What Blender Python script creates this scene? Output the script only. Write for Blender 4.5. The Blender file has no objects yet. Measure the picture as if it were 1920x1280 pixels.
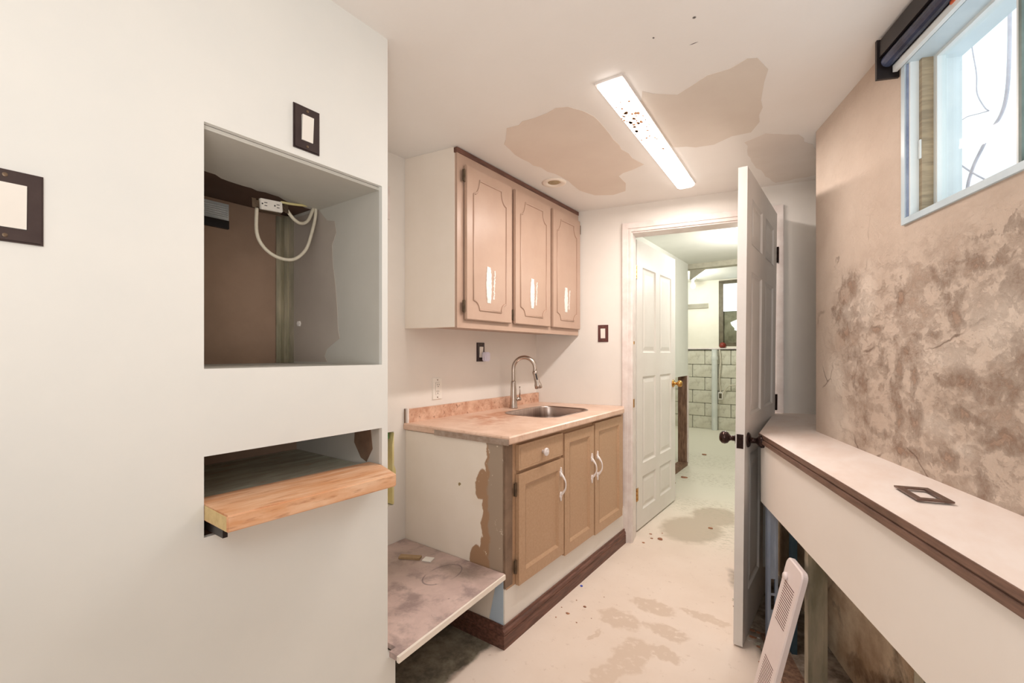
import bpy, bmesh, math, random
from mathutils import Vector, Matrix
random.seed(7)
S = bpy.context.scene
COL = S.collection

# ------------------------------------------------------------------ camera, world, lights, exposure
cam_d = bpy.data.cameras.new('camera'); cam = bpy.data.objects.new('camera', cam_d); COL.objects.link(cam)
cam.location = (0, 0, 1.25); cam.rotation_euler = (math.radians(90), 0, math.radians(35.887))
cam_d.sensor_width = 36; cam_d.lens = 15.94; cam_d.shift_y = 0.01146; cam_d.clip_start = 0.02
S.camera = cam
S.view_settings.view_transform = 'Standard'; S.view_settings.look = 'None'
S.view_settings.gamma = 1; S.view_settings.use_curve_mapping = False
S.view_settings.exposure = 0.13
w = bpy.data.worlds.new('world'); S.world = w; w.use_nodes = True
bg = w.node_tree.nodes['Background']; bg.inputs[0].default_value = (0.90, 0.96, 1.0, 1); bg.inputs[1].default_value = 1.6

def area(name, loc, size, power, color, rot=(0, 0, 0), sy=None):
    l = bpy.data.lights.new(name, 'AREA'); l.energy = power; l.color = color; l.size = size
    if sy: l.shape = 'RECTANGLE'; l.size_y = sy
    o = bpy.data.objects.new(name, l); o.location = loc; o.rotation_euler = rot; COL.objects.link(o); return o
def point(name, loc, r, power, color):
    l = bpy.data.lights.new(name, 'POINT'); l.energy = power; l.color = color; l.shadow_soft_size = r
    o = bpy.data.objects.new(name, l); o.location = loc; COL.objects.link(o); return o
area('strip_lamp_light', (-0.697, 2.12, 2.195), 0.08, 17, (1.0, 0.89, 0.82), (0, 0, math.radians(2)), 1.15)
area('rear_fill_light', (0.4, -0.8, 2.12), 1.0, 9, (0.98, 0.99, 1.0), (0, 0, 0), 1.0)  # added fill from above behind the camera, no known fixture there
area('ceiling_fill_light', (0.35, -0.35, 1.15), 0.6, 17, (1.0, 0.985, 0.97), (math.radians(155), 0, math.radians(15)), 0.7)  # added upward fill to brighten the ceiling
area('front_fill_light', (0.4, -0.9, 1.4), 1.2, 3.5, (0.98, 0.98, 1.0), (math.radians(78), 0, math.radians(15)), 1.2)  # added soft fill from behind the camera
point('next_room_light', (-0.55, 4.2, 2.0), 0.15, 22, (1.0, 0.96, 0.92))
point('far_room_light', (-1.9, 7.0, 2.15), 0.12, 27, (1.0, 0.98, 0.90))

# ------------------------------------------------------------------ node materials
def lin(c):
    return tuple((v / 12.92 if v <= .04045 else ((v + .055) / 1.055) ** 2.4) for v in (x / 255 for x in c)) + (1,)
class M:
    def __init__(s, name):
        s.m = bpy.data.materials.new(name); s.m.use_nodes = True; s.t = s.m.node_tree
        s.b = s.t.nodes['Principled BSDF']; s.o = s.t.nodes.new('ShaderNodeTexCoord').outputs['Object']
    def n(s, k, **kw):
        x = s.t.nodes.new(k)
        for a, v in kw.items(): setattr(x, a, v)
        return x
    def l(s, a, b): s.t.links.new(a, b)
    def noise(s, scale, detail=4, rough=.55, vec=None, stretch=None):
        x = s.n('ShaderNodeTexNoise'); x.inputs['Scale'].default_value = scale
        x.inputs['Detail'].default_value = detail; x.inputs['Roughness'].default_value = rough
        v = vec or s.o
        if stretch:
            mp = s.n('ShaderNodeMapping'); mp.inputs['Scale'].default_value = stretch; s.l(v, mp.inputs[0]); v = mp.outputs[0]
        s.l(v, x.inputs['Vector']); return x.outputs['Fac']
    def ramp(s, f, a, b):
        x = s.n('ShaderNodeMapRange'); x.inputs['From Min'].default_value = a; x.inputs['From Max'].default_value = b
        x.clamp = True; s.l(f, x.inputs['Value']); return x.outputs[0]
    def math(s, op, a, b=None):
        x = s.n('ShaderNodeMath', operation=op)
        for i, v in enumerate((a, b)):
            if v is None: continue
            if isinstance(v, (int, float)): x.inputs[i].default_value = v
            else: s.l(v, x.inputs[i])
        return x.outputs[0]
    def mix(s, f, a, b):
        x = s.n('ShaderNodeMix', data_type='RGBA')
        if isinstance(f, (int, float)): x.inputs[0].default_value = f
        else: s.l(f, x.inputs[0])
        for i, v in ((6, a), (7, b)):
            if isinstance(v, tuple): x.inputs[i].default_value = v
            else: s.l(v, x.inputs[i])
        return x.outputs[2]
    def warp(s, scale, amt):
        x = s.n('ShaderNodeTexNoise'); x.inputs['Scale'].default_value = scale; x.inputs['Detail'].default_value = 5
        s.l(s.o, x.inputs['Vector'])
        a = s.n('ShaderNodeVectorMath', operation='SUBTRACT'); a.inputs[1].default_value = (.5, .5, .5); s.l(x.outputs['Color'], a.inputs[0])
        b = s.n('ShaderNodeVectorMath', operation='SCALE'); b.inputs['Scale'].default_value = amt; s.l(a.outputs[0], b.inputs[0])
        c = s.n('ShaderNodeVectorMath', operation='ADD'); s.l(s.o, c.inputs[0]); s.l(b.outputs[0], c.inputs[1]); return c.outputs[0]
    def blobs(s, lst, vec, soft=.35):          # union of elliptical stains (centre, radii) in object space
        acc = None
        for (c, r) in lst:
            mp = s.n('ShaderNodeMapping', vector_type='TEXTURE'); mp.inputs['Location'].default_value = c; mp.inputs['Scale'].default_value = r
            s.l(vec, mp.inputs[0])
            ln = s.n('ShaderNodeVectorMath', operation='LENGTH'); s.l(mp.outputs[0], ln.inputs[0])
            v = s.ramp(ln.outputs['Value'], 1.0 + soft, 1.0 - soft)
            acc = v if acc is None else s.math('MAXIMUM', acc, v)
        return acc
    def bump(s, f, strength, dist=.01):
        x = s.n('ShaderNodeBump'); x.inputs['Strength'].default_value = strength; x.inputs['Distance'].default_value = dist
        s.l(f, x.inputs['Height']); s.l(x.outputs[0], s.b.inputs['Normal'])
    def fin(s, col, rough=.6, metal=0, spec=.5):
        if isinstance(col, tuple): s.b.inputs['Base Color'].default_value = col
        else: s.l(col, s.b.inputs['Base Color'])
        s.b.inputs['Roughness'].default_value = rough; s.b.inputs['Metallic'].default_value = metal
        s.b.inputs['Specular IOR Level'].default_value = spec
        return s.m
def simple(name, a, b=None, scale=8, rough=.6, metal=0, bump=0, stretch=None, lo=.35, hi=.65, spec=.4):
    m = M(name); a = lin(a); b = lin(b) if b else tuple(x * .93 for x in a[:3]) + (1,)
    f = m.ramp(m.noise(scale, 6, .6, stretch=stretch), lo, hi)
    if bump: m.bump(m.noise(scale * 4, 5, .6, stretch=stretch), bump)
    return m.fin(m.mix(f, a, b), rough, metal, spec)
def emit(name, c, st):
    m = M(name); m.b.inputs['Emission Color'].default_value = c; m.b.inputs['Emission Strength'].default_value = st
    m.b.inputs['Base Color'].default_value = (.8, .8, .8, 1); return m.m

PAINT = simple('white wall paint', (233, 233, 228), (228, 229, 225), 3, .55, bump=.03)
WARM = simple('off white kitchen wall paint', (234, 229, 222), (229, 224, 217), 3, .55, bump=.04)
NEXTW = simple('second room wall paint', (228, 229, 220), (220, 221, 212), 2, .6)
CREAM = simple('cream panel paint', (242, 233, 222), (238, 228, 216), 4, .5, bump=.04)
DOORP = simple('white door paint', (232, 228, 224), (224, 219, 214), 3, .4)
TRIMP = simple('white trim paint', (236, 228, 223), (222, 210, 204), 12, .45)
TAUPE = simple('taupe upper cabinet paint', (190, 163, 145), (184, 156, 138), 6, .32, bump=.03)
TAUPE2 = simple('brown lower cabinet paint', (190, 156, 126), (182, 148, 117), 90, .4, bump=.05)
TAUPE_D = simple('worn dark brown paint', (142, 118, 98), (116, 94, 78), 10, .5, bump=.1)
DARKW = simple('dark brown stained wood', (124, 84, 70), (82, 54, 45), 9, .5, bump=.2, stretch=(8, 1, 12))
GROOVE = simple('dark routed edge', (158, 124, 104), (140, 108, 90), 20, .6)
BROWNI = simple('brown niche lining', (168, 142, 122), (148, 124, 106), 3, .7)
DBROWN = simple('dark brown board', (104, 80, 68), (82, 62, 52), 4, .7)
BLACK = simple('black plastic', (40, 34, 34), (32, 27, 28), 6, .35)
SWPL = simple('brown metal switch plate', (74, 62, 60), (62, 50, 50), 10, .35, metal=.3)
SWRED = simple('dark red brown switch plate', (104, 62, 56), (88, 50, 48), 10, .4)
WPLAS = simple('white plastic', (240, 236, 228), (234, 230, 222), 5, .35)
STEEL = simple('brushed steel', (190, 176, 168), (166, 150, 142), 4, .28, metal=1, stretch=(1, 30, 1))
STEEL2 = simple('satin nickel', (192, 180, 170), (170, 158, 150), 6, .25, metal=1)
GALV = simple('galvanised stud steel', (190, 184, 166), (150, 148, 130), 9, .45, metal=.7, stretch=(3, 3, .6))
BLUEST = simple('bluish galvanised steel', (190, 204, 224), (150, 166, 192), 8, .4, metal=.5, stretch=(3, 3, .6))
TEAL = simple('teal painted board', (70, 98, 112), (52, 74, 90), 8, .6)
BRASS = simple('brass', (206, 160, 96), (190, 140, 78), 6, .25, metal=1)
BRONZE = simple('oil rubbed bronze', (58, 40, 36), (44, 30, 28), 6, .18, metal=.6)
OLDHINGE = simple('aged hinge metal', (120, 102, 84), (92, 78, 64), 30, .4, metal=.7)
LEVER = simple('vinyl window frame', (206, 222, 230), (190, 208, 218), 6, .35)
VINYLW = simple('white vinyl', (232, 238, 238), (222, 230, 232), 6, .35)
TANJ = simple('tan jamb strip', (176, 158, 130), (142, 128, 106), 12, .6, stretch=(1, 1, 8))
WELL = simple('pale concrete window well', (236, 242, 244), (224, 232, 236), 7, .9)
VINE = simple('bare grey vine', (206, 204, 214), (180, 178, 188), 20, .8)
TWIG_REFL = simple('orange twig reflection', (250, 210, 188), (240, 190, 165), 20, .7)
CABLE = simple('cream electric cable', (226, 220, 202), (212, 204, 184), 20, .45)
PVC = simple('pale pvc pipe', (232, 236, 230), (220, 226, 220), 6, .4)
REDP = simple('red trinket', (150, 60, 44), (110, 40, 32), 30, .4)
STUD = simple('water stained stud wood', (150, 118, 96), (102, 76, 62), 12, .75, stretch=(4, 4, .7), bump=.2)
BEIGEB = simple('beige board', (178, 160, 128), (166, 148, 118), 6, .7)
PASTE = simple('white glue residue', (248, 244, 240), (236, 230, 224), 50, .8, bump=.4)
PATCH = simple('skim coat beige', (226, 214, 202), (221, 208, 196), 4, .8)
PATCH2 = simple('skim coat grey beige', (223, 214, 203), (218, 208, 197), 4, .8)
BLUEP = simple('pale blue plaster', (196, 214, 228), (186, 204, 220), 5, .7)
PORC = simple('white porcelain', (242, 236, 234), (226, 216, 214), 24, .25)
GRILLEP = simple('white grille enamel', (240, 228, 226), (234, 220, 218), 5, .4)
SLOTC = simple('dark slot interior', (120, 70, 66), (90, 54, 50), 6, .8)
BLUECHIP = simple('blue plastic chip', (70, 90, 200), None, 6, .5)
GREEN = simple('green insulation board', (128, 168, 100), (96, 134, 80), 14, .8)
YELP = simple('pale yellow strip', (238, 228, 172), (228, 214, 150), 9, .5)
TUBE = emit('lit lamp diffuser', (1.0, .95, .9, 1), 5.0)
def m_flake():
    m = M('thin orange flake'); t = m.n('ShaderNodeBsdfTranslucent'); t.inputs[0].default_value = (.75, .36, .16, 1)
    x = m.n('ShaderNodeMixShader'); x.inputs[0].default_value = .05; m.fin(lin((236, 180, 136)), .6)
    m.l(m.b.outputs[0], x.inputs[1]); m.l(t.outputs[0], x.inputs[2]); m.l(x.outputs[0], m.t.nodes['Material Output'].inputs[0]); return m.m
FLAKE = m_flake()
BULB = emit('lit bulb', (1, 1, .92, 1), 9.0)
GLASSGLOW = emit('glowing upper window glass', (.86, .98, 1.0, 1), .75)  # daylight on the far window's upper glass, put in as emission
LITG = emit('bright daylight spot', (.86, 1.0, .98, 1), 2.2)

def m_glass():
    m = M('window glass'); t = m.n('ShaderNodeBsdfTransparent'); t.inputs[0].default_value = (.95, .98, .98, 1)
    g = m.n('ShaderNodeBsdfGlossy'); g.inputs['Roughness'].default_value = .03
    x = m.n('ShaderNodeMixShader'); x.inputs[0].default_value = .08
    m.l(t.outputs[0], x.inputs[1]); m.l(g.outputs[0], x.inputs[2])
    m.l(x.outputs[0], m.t.nodes['Material Output'].inputs[0]); return m.m
GLASS = m_glass()

def m_floor():
    m = M('worn painted concrete floor'); v = m.warp(7, .22); v2 = m.warp(18, .10)
    base = m.mix(m.ramp(m.noise(2.2, 6), .35, .7), lin((236, 221, 208)), lin((226, 209, 194)))
    base = m.mix(m.ramp(m.noise(26, 6, .7), .60, .74), base, lin((206, 186, 170)))
    far = m.n('ShaderNodeSeparateXYZ'); m.l(m.o, far.inputs[0])
    base = m.mix(m.ramp(far.outputs[1], 2.9, 4.4), base, lin((232, 228, 212)))
    worn = m.blobs([((-.84, 2.03, 0), (.10, .07, 1)), ((-.75, 2.22, 0), (.11, .06, 1)), ((-.63, 2.06, 0), (.10, .05, 1)), ((-.70, 1.80, 0), (.07, .13, 1)),
                    ((-.74, 1.62, 0), (.05, .12, 1)), ((-.52, 2.28, 0), (.12, .03, 1)), ((-.60, 1.90, 0), (.08, .04, 1)), ((-.88, 1.85, 0), (.02, .05, 1))], v2, .12)
    base = m.mix(m.math('MULTIPLY', worn, m.math('MULTIPLY', m.ramp(m.noise(30, 4), .3, .45), .85)), base, lin((214, 194, 176)))
    grey = m.blobs([((-.86, 3.36, 0), (.20, .26, 1)), ((-.78, 3.72, 0), (.16, .22, 1))], v2, .15)
    base = m.mix(grey, base, lin((198, 184, 166)))
    sc = m.blobs([((-.80, 3.9, 0), (.45, .22, 1)), ((-1.0, 4.8, 0), (.6, .25, 1)), ((-1.3, 5.6, 0), (.8, .35, 1)), ((-.6, 3.45, 0), (.18, .3, 1))], v, .3)
    spk = m.ramp(m.noise(22, 7, .75, stretch=(1, 2.2, 1)), .52, .58)
    base = m.mix(m.math('MULTIPLY', m.math('MULTIPLY', sc, spk), .55), base, lin((178, 172, 148)))
    # unpainted dark concrete under the platform and along the stripped knee wall
    dark = m.mix(m.ramp(m.noise(12, 8, .7), .4, .62), lin((112, 105, 93)), lin((160, 154, 134)))
    e = m.noise(9, 5); x2 = m.math('ADD', far.outputs[0], m.math('MULTIPLY', m.math('SUBTRACT', e, .5), .10))
    d1 = m.math('MULTIPLY', m.ramp(x2, -1.20, -1.225), m.ramp(far.outputs[1], 1.6, 1.55))
    base = m.mix(d1, base, dark)
    k = m.math('ADD', x2, m.math('MULTIPLY', m.math('SUBTRACT', far.outputs[1], 2.2), .34))
    d2 = m.math('MULTIPLY', m.ramp(k, -.32, -.28), m.ramp(far.outputs[1], 2.9, 2.8))
    grime = m.mix(m.ramp(m.noise(16, 8, .7), .38, .6), lin((176, 162, 146)), lin((112, 98, 86)))
    base = m.mix(d2, base, grime)
    m.bump(m.noise(14, 8, .65), .12)
    return m.fin(base, .6, 0, .35)
FLOOR = m_floor()

def m_ceil():
    m = M('painted ceiling'); v2 = m.warp(9, .09)
    base = m.mix(m.ramp(m.noise(1.6, 5), .35, .65), lin((238, 235, 231)), lin((233, 229, 224)))
    spots = m.blobs([((-.345, 1.385, 0), (.005, .005, 9)), ((-.47, 1.40, 0), (.003, .004, 9)), ((-.375, 1.50, 0), (.012, .002, 9))], m.o, .3)
    base = m.mix(spots, base, lin((96, 92, 90)))
    m.bump(m.noise(60, 4), .05)
    return m.fin(base, .75, 0, .3)
CEIL = m_ceil()

def m_plaster():                                   # object space: x along the wall towards the room, z up
    m = M('stripped plaster and mortar'); v = m.warp(4.5, .30); v2 = m.warp(14, .10)
    v = m.warp(5, .12); v2 = m.warp(11, .07); v3 = m.warp(30, .03)
    sepz = m.n('ShaderNodeSeparateXYZ'); m.l(m.o, sepz.inputs[0])
    base = m.mix(m.ramp(m.noise(2.5, 6), .3, .7), lin((216, 199, 184)), lin((200, 181, 165)))
    low = m.math('MULTIPLY', m.ramp(sepz.outputs[2], 1.62, 1.45), m.ramp(sepz.outputs[0], .10, .28))
    a1 = m.ramp(m.noise(6.5, 10, .72, vec=v3, stretch=(1, 1, 1.5)), .50, .60)
    a2 = m.ramp(m.noise(14, 8, .7, vec=v3, stretch=(1, 1, 1.7)), .54, .64)
    wear = m.math('MULTIPLY', m.math('MAXIMUM', m.math('MULTIPLY', a1, .6), m.math('MULTIPLY', a2, .55)), m.math('ADD', m.math('MULTIPLY', low, .85), .12))
    base = m.mix(m.math('MULTIPLY', wear, .8), base, lin((160, 130, 110)))
    # darker, unevenly worn patches left by the removed panelling
    pts = [((.25, 0, 1.42), (.045, 1, .13)), ((.31, 0, 1.36), (.09, 1, .06)), ((.35, 0, 1.24), (.04, 1, .07)), ((.33, 0, 1.50), (.05, 1, .035)),
           ((.38, 0, 1.16), (.05, 1, .04)), ((.43, 0, 1.02), (.02, 1, .07)), ((.62, 0, 1.10), (.018, 1, .22)), ((.66, 0, 1.25), (.03, 1, .035)),
           ((.63, 0, 1.42), (.025, 1, .03)), ((.83, 0, 1.44), (.05, 1, .03)), ((.88, 0, 1.36), (.035, 1, .05)), ((.84, 0, 1.41), (.03, 1, .02)),
           ((.96, 0, 1.47), (.09, 1, .012)), ((1.07, 0, 1.52), (.10, 1, .014)), ((.76, 0, 1.30), (.06, 1, .010)), ((.90, 0, 1.19), (.09, 1, .016)),
           ((1.0, 0, 1.17), (.10, 1, .020)), ((1.08, 0, 1.24), (.06, 1, .05)), ((.92, 0, 1.10), (.10, 1, .012)), ((1.04, 0, 1.06), (.12, 1, .014)),
           ((.72, 0, .96), (.10, 1, .014)), ((.86, 0, .98), (.03, 1, .03)), ((.97, 0, .93), (.02, 1, .05)), ((.55, 0, 1.24), (.03, 1, .05)), ((.71, 0, 1.19), (.025, 1, .06)),
           ((.5, 0, 1.33), (.06, 1, .012)), ((.52, 0, .99), (.10, 1, .010)), ((1.1, 0, 1.40), (.07, 1, .03)), ((.70, 0, 1.06), (.02, 1, .08))]
    pts = [(c_, (r_[0] * 1.5 + .008, 1, r_[2] * 1.5 + .012)) for c_, r_ in pts]
    st = m.blobs(pts, m.warp(9, .12), .8); st = m.ramp(m.math('ADD', m.math('MULTIPLY', st, .36), m.math('MULTIPLY', m.noise(13, 10, .74, vec=v3), 1.1)), .81, .97)
    base = m.mix(m.math('MULTIPLY', st, .58), base, lin((148, 114, 92)))
    lt = m.blobs([((.30, 0, 1.40), (.03, 1, .03)), ((.20, 0, 1.14), (.07, 1, .09)), ((1.0, 0, 1.32), (.09, 1, .07)), ((.43, 0, 1.44), (.06, 1, .10)), ((.22, 0, .98), (.09, 1, .1)), ((.90, 0, 1.01), (.04, 1, .02)), ((.8, 0, 1.05), (.06, 1, .03)), ((.86, 0, 1.24), (.10, 1, .03))], v2, .5)
    base = m.mix(m.math('MULTIPLY', lt, .6), base, lin((232, 218, 204)))
    crk = m.n('ShaderNodeTexVoronoi', feature='DISTANCE_TO_EDGE'); crk.inputs['Scale'].default_value = 2.6; m.l(v, crk.inputs['Vector'])
    cr = m.math('MULTIPLY', m.ramp(crk.outputs[0], .012, .002), m.math('MULTIPLY', m.ramp(m.noise(3, 3), .52, .58), m.ramp(sepz.outputs[2], 1.75, 1.5)))
    base = m.mix(m.math('MULTIPLY', cr, .6), base, lin((118, 92, 78)))
    h = m.math('ADD', m.math('MULTIPLY', m.noise(9, 9, .68, vec=v2), 1.0), m.math('MULTIPLY', m.math('MAXIMUM', st, wear), -.4))
    h = m.math('SUBTRACT', h, m.math('MULTIPLY', cr, .25))
    m.bump(h, .7, .02)
    return m.fin(base, .85, 0, .2)
PLASTER = m_plaster()

def m_found():
    m = M('old stained foundation concrete'); v = m.warp(5, .3)
    b = m.mix(m.ramp(m.noise(5, 8, .65), .35, .62), lin((238, 222, 196)), lin((188, 160, 130)))
    b = m.mix(m.ramp(m.noise(3, 6, .6, vec=v), .52, .66), b, lin((92, 70, 54)))
    m.bump(m.noise(9, 8, .65), .6, .02); return m.fin(b, .85)
FOUND = m_found()

def m_lam():
    m = M('mottled pink brown laminate'); v = m.warp(20, .05)
    b = m.mix(m.ramp(m.noise(16, 8, .7, vec=v), .38, .62), lin((226, 190, 166)), lin((190, 142, 116)))
    b = m.mix(m.ramp(m.noise(34, 6, .7, vec=v), .56, .66), b, lin((158, 112, 88)))
    return m.fin(b, .35)
LAM = m_lam()
def m_lamtop():
    m = M('worn laminate top'); v = m.warp(8, .12)
    b = m.mix(m.ramp(m.noise(9, 7, .65, vec=v), .36, .64), lin((232, 202, 182)), lin((214, 178, 154)))
    st = m.blobs([((-1.55, 1.95, .9), (.10, .16, 1)), ((-1.42, 1.82, .9), (.05, .10, 1)), ((-1.62, 2.1, .9), (.04, .14, 1))], v, .5)
    b = m.mix(m.math('MULTIPLY', m.math('MULTIPLY', st, m.ramp(m.noise(14, 6), .38, .52)), .9), b, lin((190, 124, 84)))
    b = m.mix(m.math('MULTIPLY', m.ramp(m.noise(40, 5, .7), .58, .68), .4), b, lin((176, 134, 110)))
    return m.fin(b, .32)
LAMT = m_lamtop()
def m_plywood():
    m = M('scuffed platform board'); v = m.warp(6, .2)
    b = m.mix(m.ramp(m.noise(4, 7, .65, vec=v), .36, .66), lin((216, 192, 184)), lin((186, 162, 156)))
    b = m.mix(m.math('MULTIPLY', m.ramp(m.noise(9, 6, .65), .50, .66), .7), b, lin((136, 118, 116)))
    k = m.blobs([((-1.60, 1.33, 0), (.16, .20, 1)), ((-1.32, 1.46, 0), (.16, .05, 1)), ((-1.7, 1.1, 0), (.2, .3, 1))], v, .6)
    b = m.mix(m.math('MULTIPLY', k, .5), b, lin((120, 108, 92)))
    sp = m.ramp(m.noise(60, 3, .6), .70, .74); b = m.mix(m.math('MULTIPLY', sp, .6), b, lin((80, 66, 62)))
    ring = m.n('ShaderNodeMapping', vector_type='TEXTURE'); ring.inputs['Location'].default_value = (-1.36, 1.38, .3); ring.inputs['Scale'].default_value = (.06, .10, 1)
    m.l(m.o, ring.inputs[0]); q = m.n('ShaderNodeVectorMath', operation='LENGTH'); m.l(ring.outputs[0], q.inputs[0])
    rr = m.math('MULTIPLY', m.ramp(m.math('ABSOLUTE', m.math('SUBTRACT', q.outputs['Value'], 1)), .05, .02), m.ramp(m.noise(5, 2), .45, .5))
    b = m.mix(m.math('MULTIPLY', rr, .6), b, lin((84, 72, 80)))
    return m.fin(b, .4)
PLAT = m_plywood()
def m_greenply():
    m = M('green weathered plywood')
    f = m.noise(5, 8, .65, stretch=(6, 1, 1))
    b = m.mix(m.ramp(f, .36, .62), lin((222, 230, 212)), lin((184, 182, 164)))
    b = m.mix(m.ramp(m.noise(12, 6, .6, stretch=(5, 1, 1)), .58, .7), b, lin((200, 180, 156)))
    return m.fin(b, .5)
GPLY = m_greenply()
def m_plank():
    m = M('orange pine plank'); v = m.warp(5, .04)
    b = m.mix(m.ramp(m.noise(5, 7, .6, vec=v, stretch=(9, 1, 6)), .34, .64), lin((238, 198, 164)), lin((218, 160, 116)))
    b = m.mix(m.math('MULTIPLY', m.ramp(m.noise(14, 5, .6, stretch=(8, 1, 6)), .56, .68), .5), b, lin((168, 104, 68)))
    m.bump(m.noise(10, 6, .6, stretch=(9, 1, 6)), .1); return m.fin(b, .5)
PLANK = m_plank()
ENDG = simple('pale plank end grain', (222, 196, 142), (204, 176, 124), 40, .7)
def m_side():                                      # world-space object coordinates: x across, z up
    m = M('chipped cream over brown panel'); v2 = m.warp(16, .05); v = m.warp(40, .02)
    sx = m.n('ShaderNodeSeparateXYZ'); m.l(v2, sx.inputs[0])
    b = m.mix(m.ramp(m.noise(4, 5), .35, .65), lin((243, 234, 222)), lin((238, 228, 214)))
    br = m.mix(m.ramp(sx.outputs[0], -1.245, -1.235), lin((168, 134, 104)), lin((166, 148, 130)))
    sx0 = m.n('ShaderNodeSeparateXYZ'); m.l(m.o, sx0.inputs[0])
    k = m.math('ADD', sx.outputs[0], m.math('MULTIPLY', m.math('SUBTRACT', .6, sx0.outputs[2]), .09))
    st = m.ramp(k, -1.272, -1.268)
    st = m.math('MAXIMUM', st, m.blobs([((-1.275, 1.54, .67), (.04, 1, .07)), ((-1.31, 1.54, .34), (.035, 1, .06))], v2, .05)); st = m.math('MULTIPLY', st, m.ramp(sx0.outputs[2], .300, .302))
    chips = m.math('MULTIPLY', m.ramp(m.noise(28, 6, .75), .63, .645), st)
    b = m.mix(st, b, br); b = m.mix(chips, b, lin((228, 216, 198)))
    b = m.mix(m.blobs([((-1.41, 1.54, .65), (.008, 1, .008))], v, .2), b, lin((150, 128, 84)))
    return m.fin(b, .5)
SIDE = m_side()
def m_block():
    m = M('painted concrete block'); v = m.warp(6, .2)
    b = m.mix(m.ramp(m.noise(3, 7, .65, vec=v), .36, .64), lin((236, 234, 218)), lin((212, 208, 188)))
    b = m.mix(m.math('MULTIPLY', m.ramp(m.noise(14, 6, .7), .52, .68), .5), b, lin((166, 160, 136)))
    m.bump(m.noise(30, 6, .7), .35); return m.fin(b, .85)
BLOCK = m_block()
LEDGE = simple('dusty pinkish ledge top', (246, 235, 228), (234, 215, 203), 5, .6, stretch=(1.5, .6, 1), lo=.42, hi=.75)
MORTAR = simple('mortar', (204, 200, 182), (184, 180, 162), 12, .9)
NICHEP = simple('grey white niche drywall', (206, 204, 196), (198, 196, 188), 3, .6)
NPATCH = simple('exposed grey drywall', (190, 180, 170), (182, 172, 162), 4, .75)

# ------------------------------------------------------------------ mesh helpers
def link(name, bm, mat, parent=None, smooth=False, mw=None, recalc=True):
    if recalc: bmesh.ops.recalc_face_normals(bm, faces=bm.faces)
    me = bpy.data.meshes.new(name); bm.to_mesh(me); bm.free()
    for mm in (mat if isinstance(mat, (list, tuple)) else [mat]): me.materials.append(mm)
    if smooth:
        for p in me.polygons: p.use_smooth = True
    o = bpy.data.objects.new(name, me); COL.objects.link(o)
    if parent: o.parent = parent
    if mw is not None: o.matrix_world = mw
    return o
def tag(o, label=None, cat=None, group=None, kind=None):
    if label: o['label'] = label
    if cat: o['category'] = cat
    if group: o['group'] = group
    if kind: o['kind'] = kind
    return o
def struct(name, bm, mat, label=None, **k):
    return tag(link(name, bm, mat, **k), label, None, None, 'structure')
def thing(name, label, cat, loc=(0, 0, 0), group=None, mw=None):
    o = bpy.data.objects.new(name, None); o.empty_display_size = .05; COL.objects.link(o); o.location = loc
    if mw is not None: o.matrix_world = mw
    return tag(o, label, cat, group)
def V(*a): return Vector(a)
def box(bm, a, b, bev=0, M4=None):
    x0, y0, z0 = a; x1, y1, z1 = b
    r = bmesh.ops.create_cube(bm, size=1)
    vs = r['verts']
    bmesh.ops.scale(bm, vec=(x1 - x0, y1 - y0, z1 - z0), verts=vs)
    bmesh.ops.translate(bm, vec=((x0 + x1) / 2, (y0 + y1) / 2, (z0 + z1) / 2), verts=vs)
    if bev:
        es = list({e for v in vs for e in v.link_edges})
        r2 = bmesh.ops.bevel(bm, geom=es, offset=bev, segments=2, affect='EDGES')
        vs = list({v for f in r2['faces'] for v in f.verts} | {v for v in vs if v.is_valid})
    if M4 is not None: bmesh.ops.transform(bm, matrix=M4, verts=vs)
    return vs
def boxbm(a, b, bev=0):
    bm = bmesh.new(); box(bm, a, b, bev); return bm
def prism(pts, z0, z1, bm=None):                    # closed polygon extruded in z
    bm = bm or bmesh.new()
    lo = [bm.verts.new((x, y, z0)) for x, y in pts]; hi = [bm.verts.new((x, y, z1)) for x, y in pts]
    n = len(pts); bm.faces.new(lo); bm.faces.new(hi)
    for i in range(n): bm.faces.new((lo[i], lo[(i + 1) % n], hi[(i + 1) % n], hi[i]))
    return bm
def slab3(pts, d, bm=None):                         # any planar 3D polygon thickened by vector d
    bm = bm or bmesh.new(); d = Vector(d)
    lo = [bm.verts.new(p) for p in pts]; hi = [bm.verts.new(Vector(p) + d) for p in pts]
    n = len(pts); bm.faces.new(lo); bm.faces.new(hi)
    for i in range(n): bm.faces.new((lo[i], lo[(i + 1) % n], hi[(i + 1) % n], hi[i]))
    return bm
def loft(bm, loops, cap0=True, cap1=True, closed=True):
    rings = [[bm.verts.new(p) for p in L] for L in loops]
    n = len(rings[0])
    for a, b in zip(rings, rings[1:]):
        for i in range(n if closed else n - 1):
            bm.faces.new((a[i], a[(i + 1) % n], b[(i + 1) % n], b[i]))
    if cap0: bm.faces.new(rings[0])
    if cap1: bm.faces.new(rings[-1])
    return rings
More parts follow.
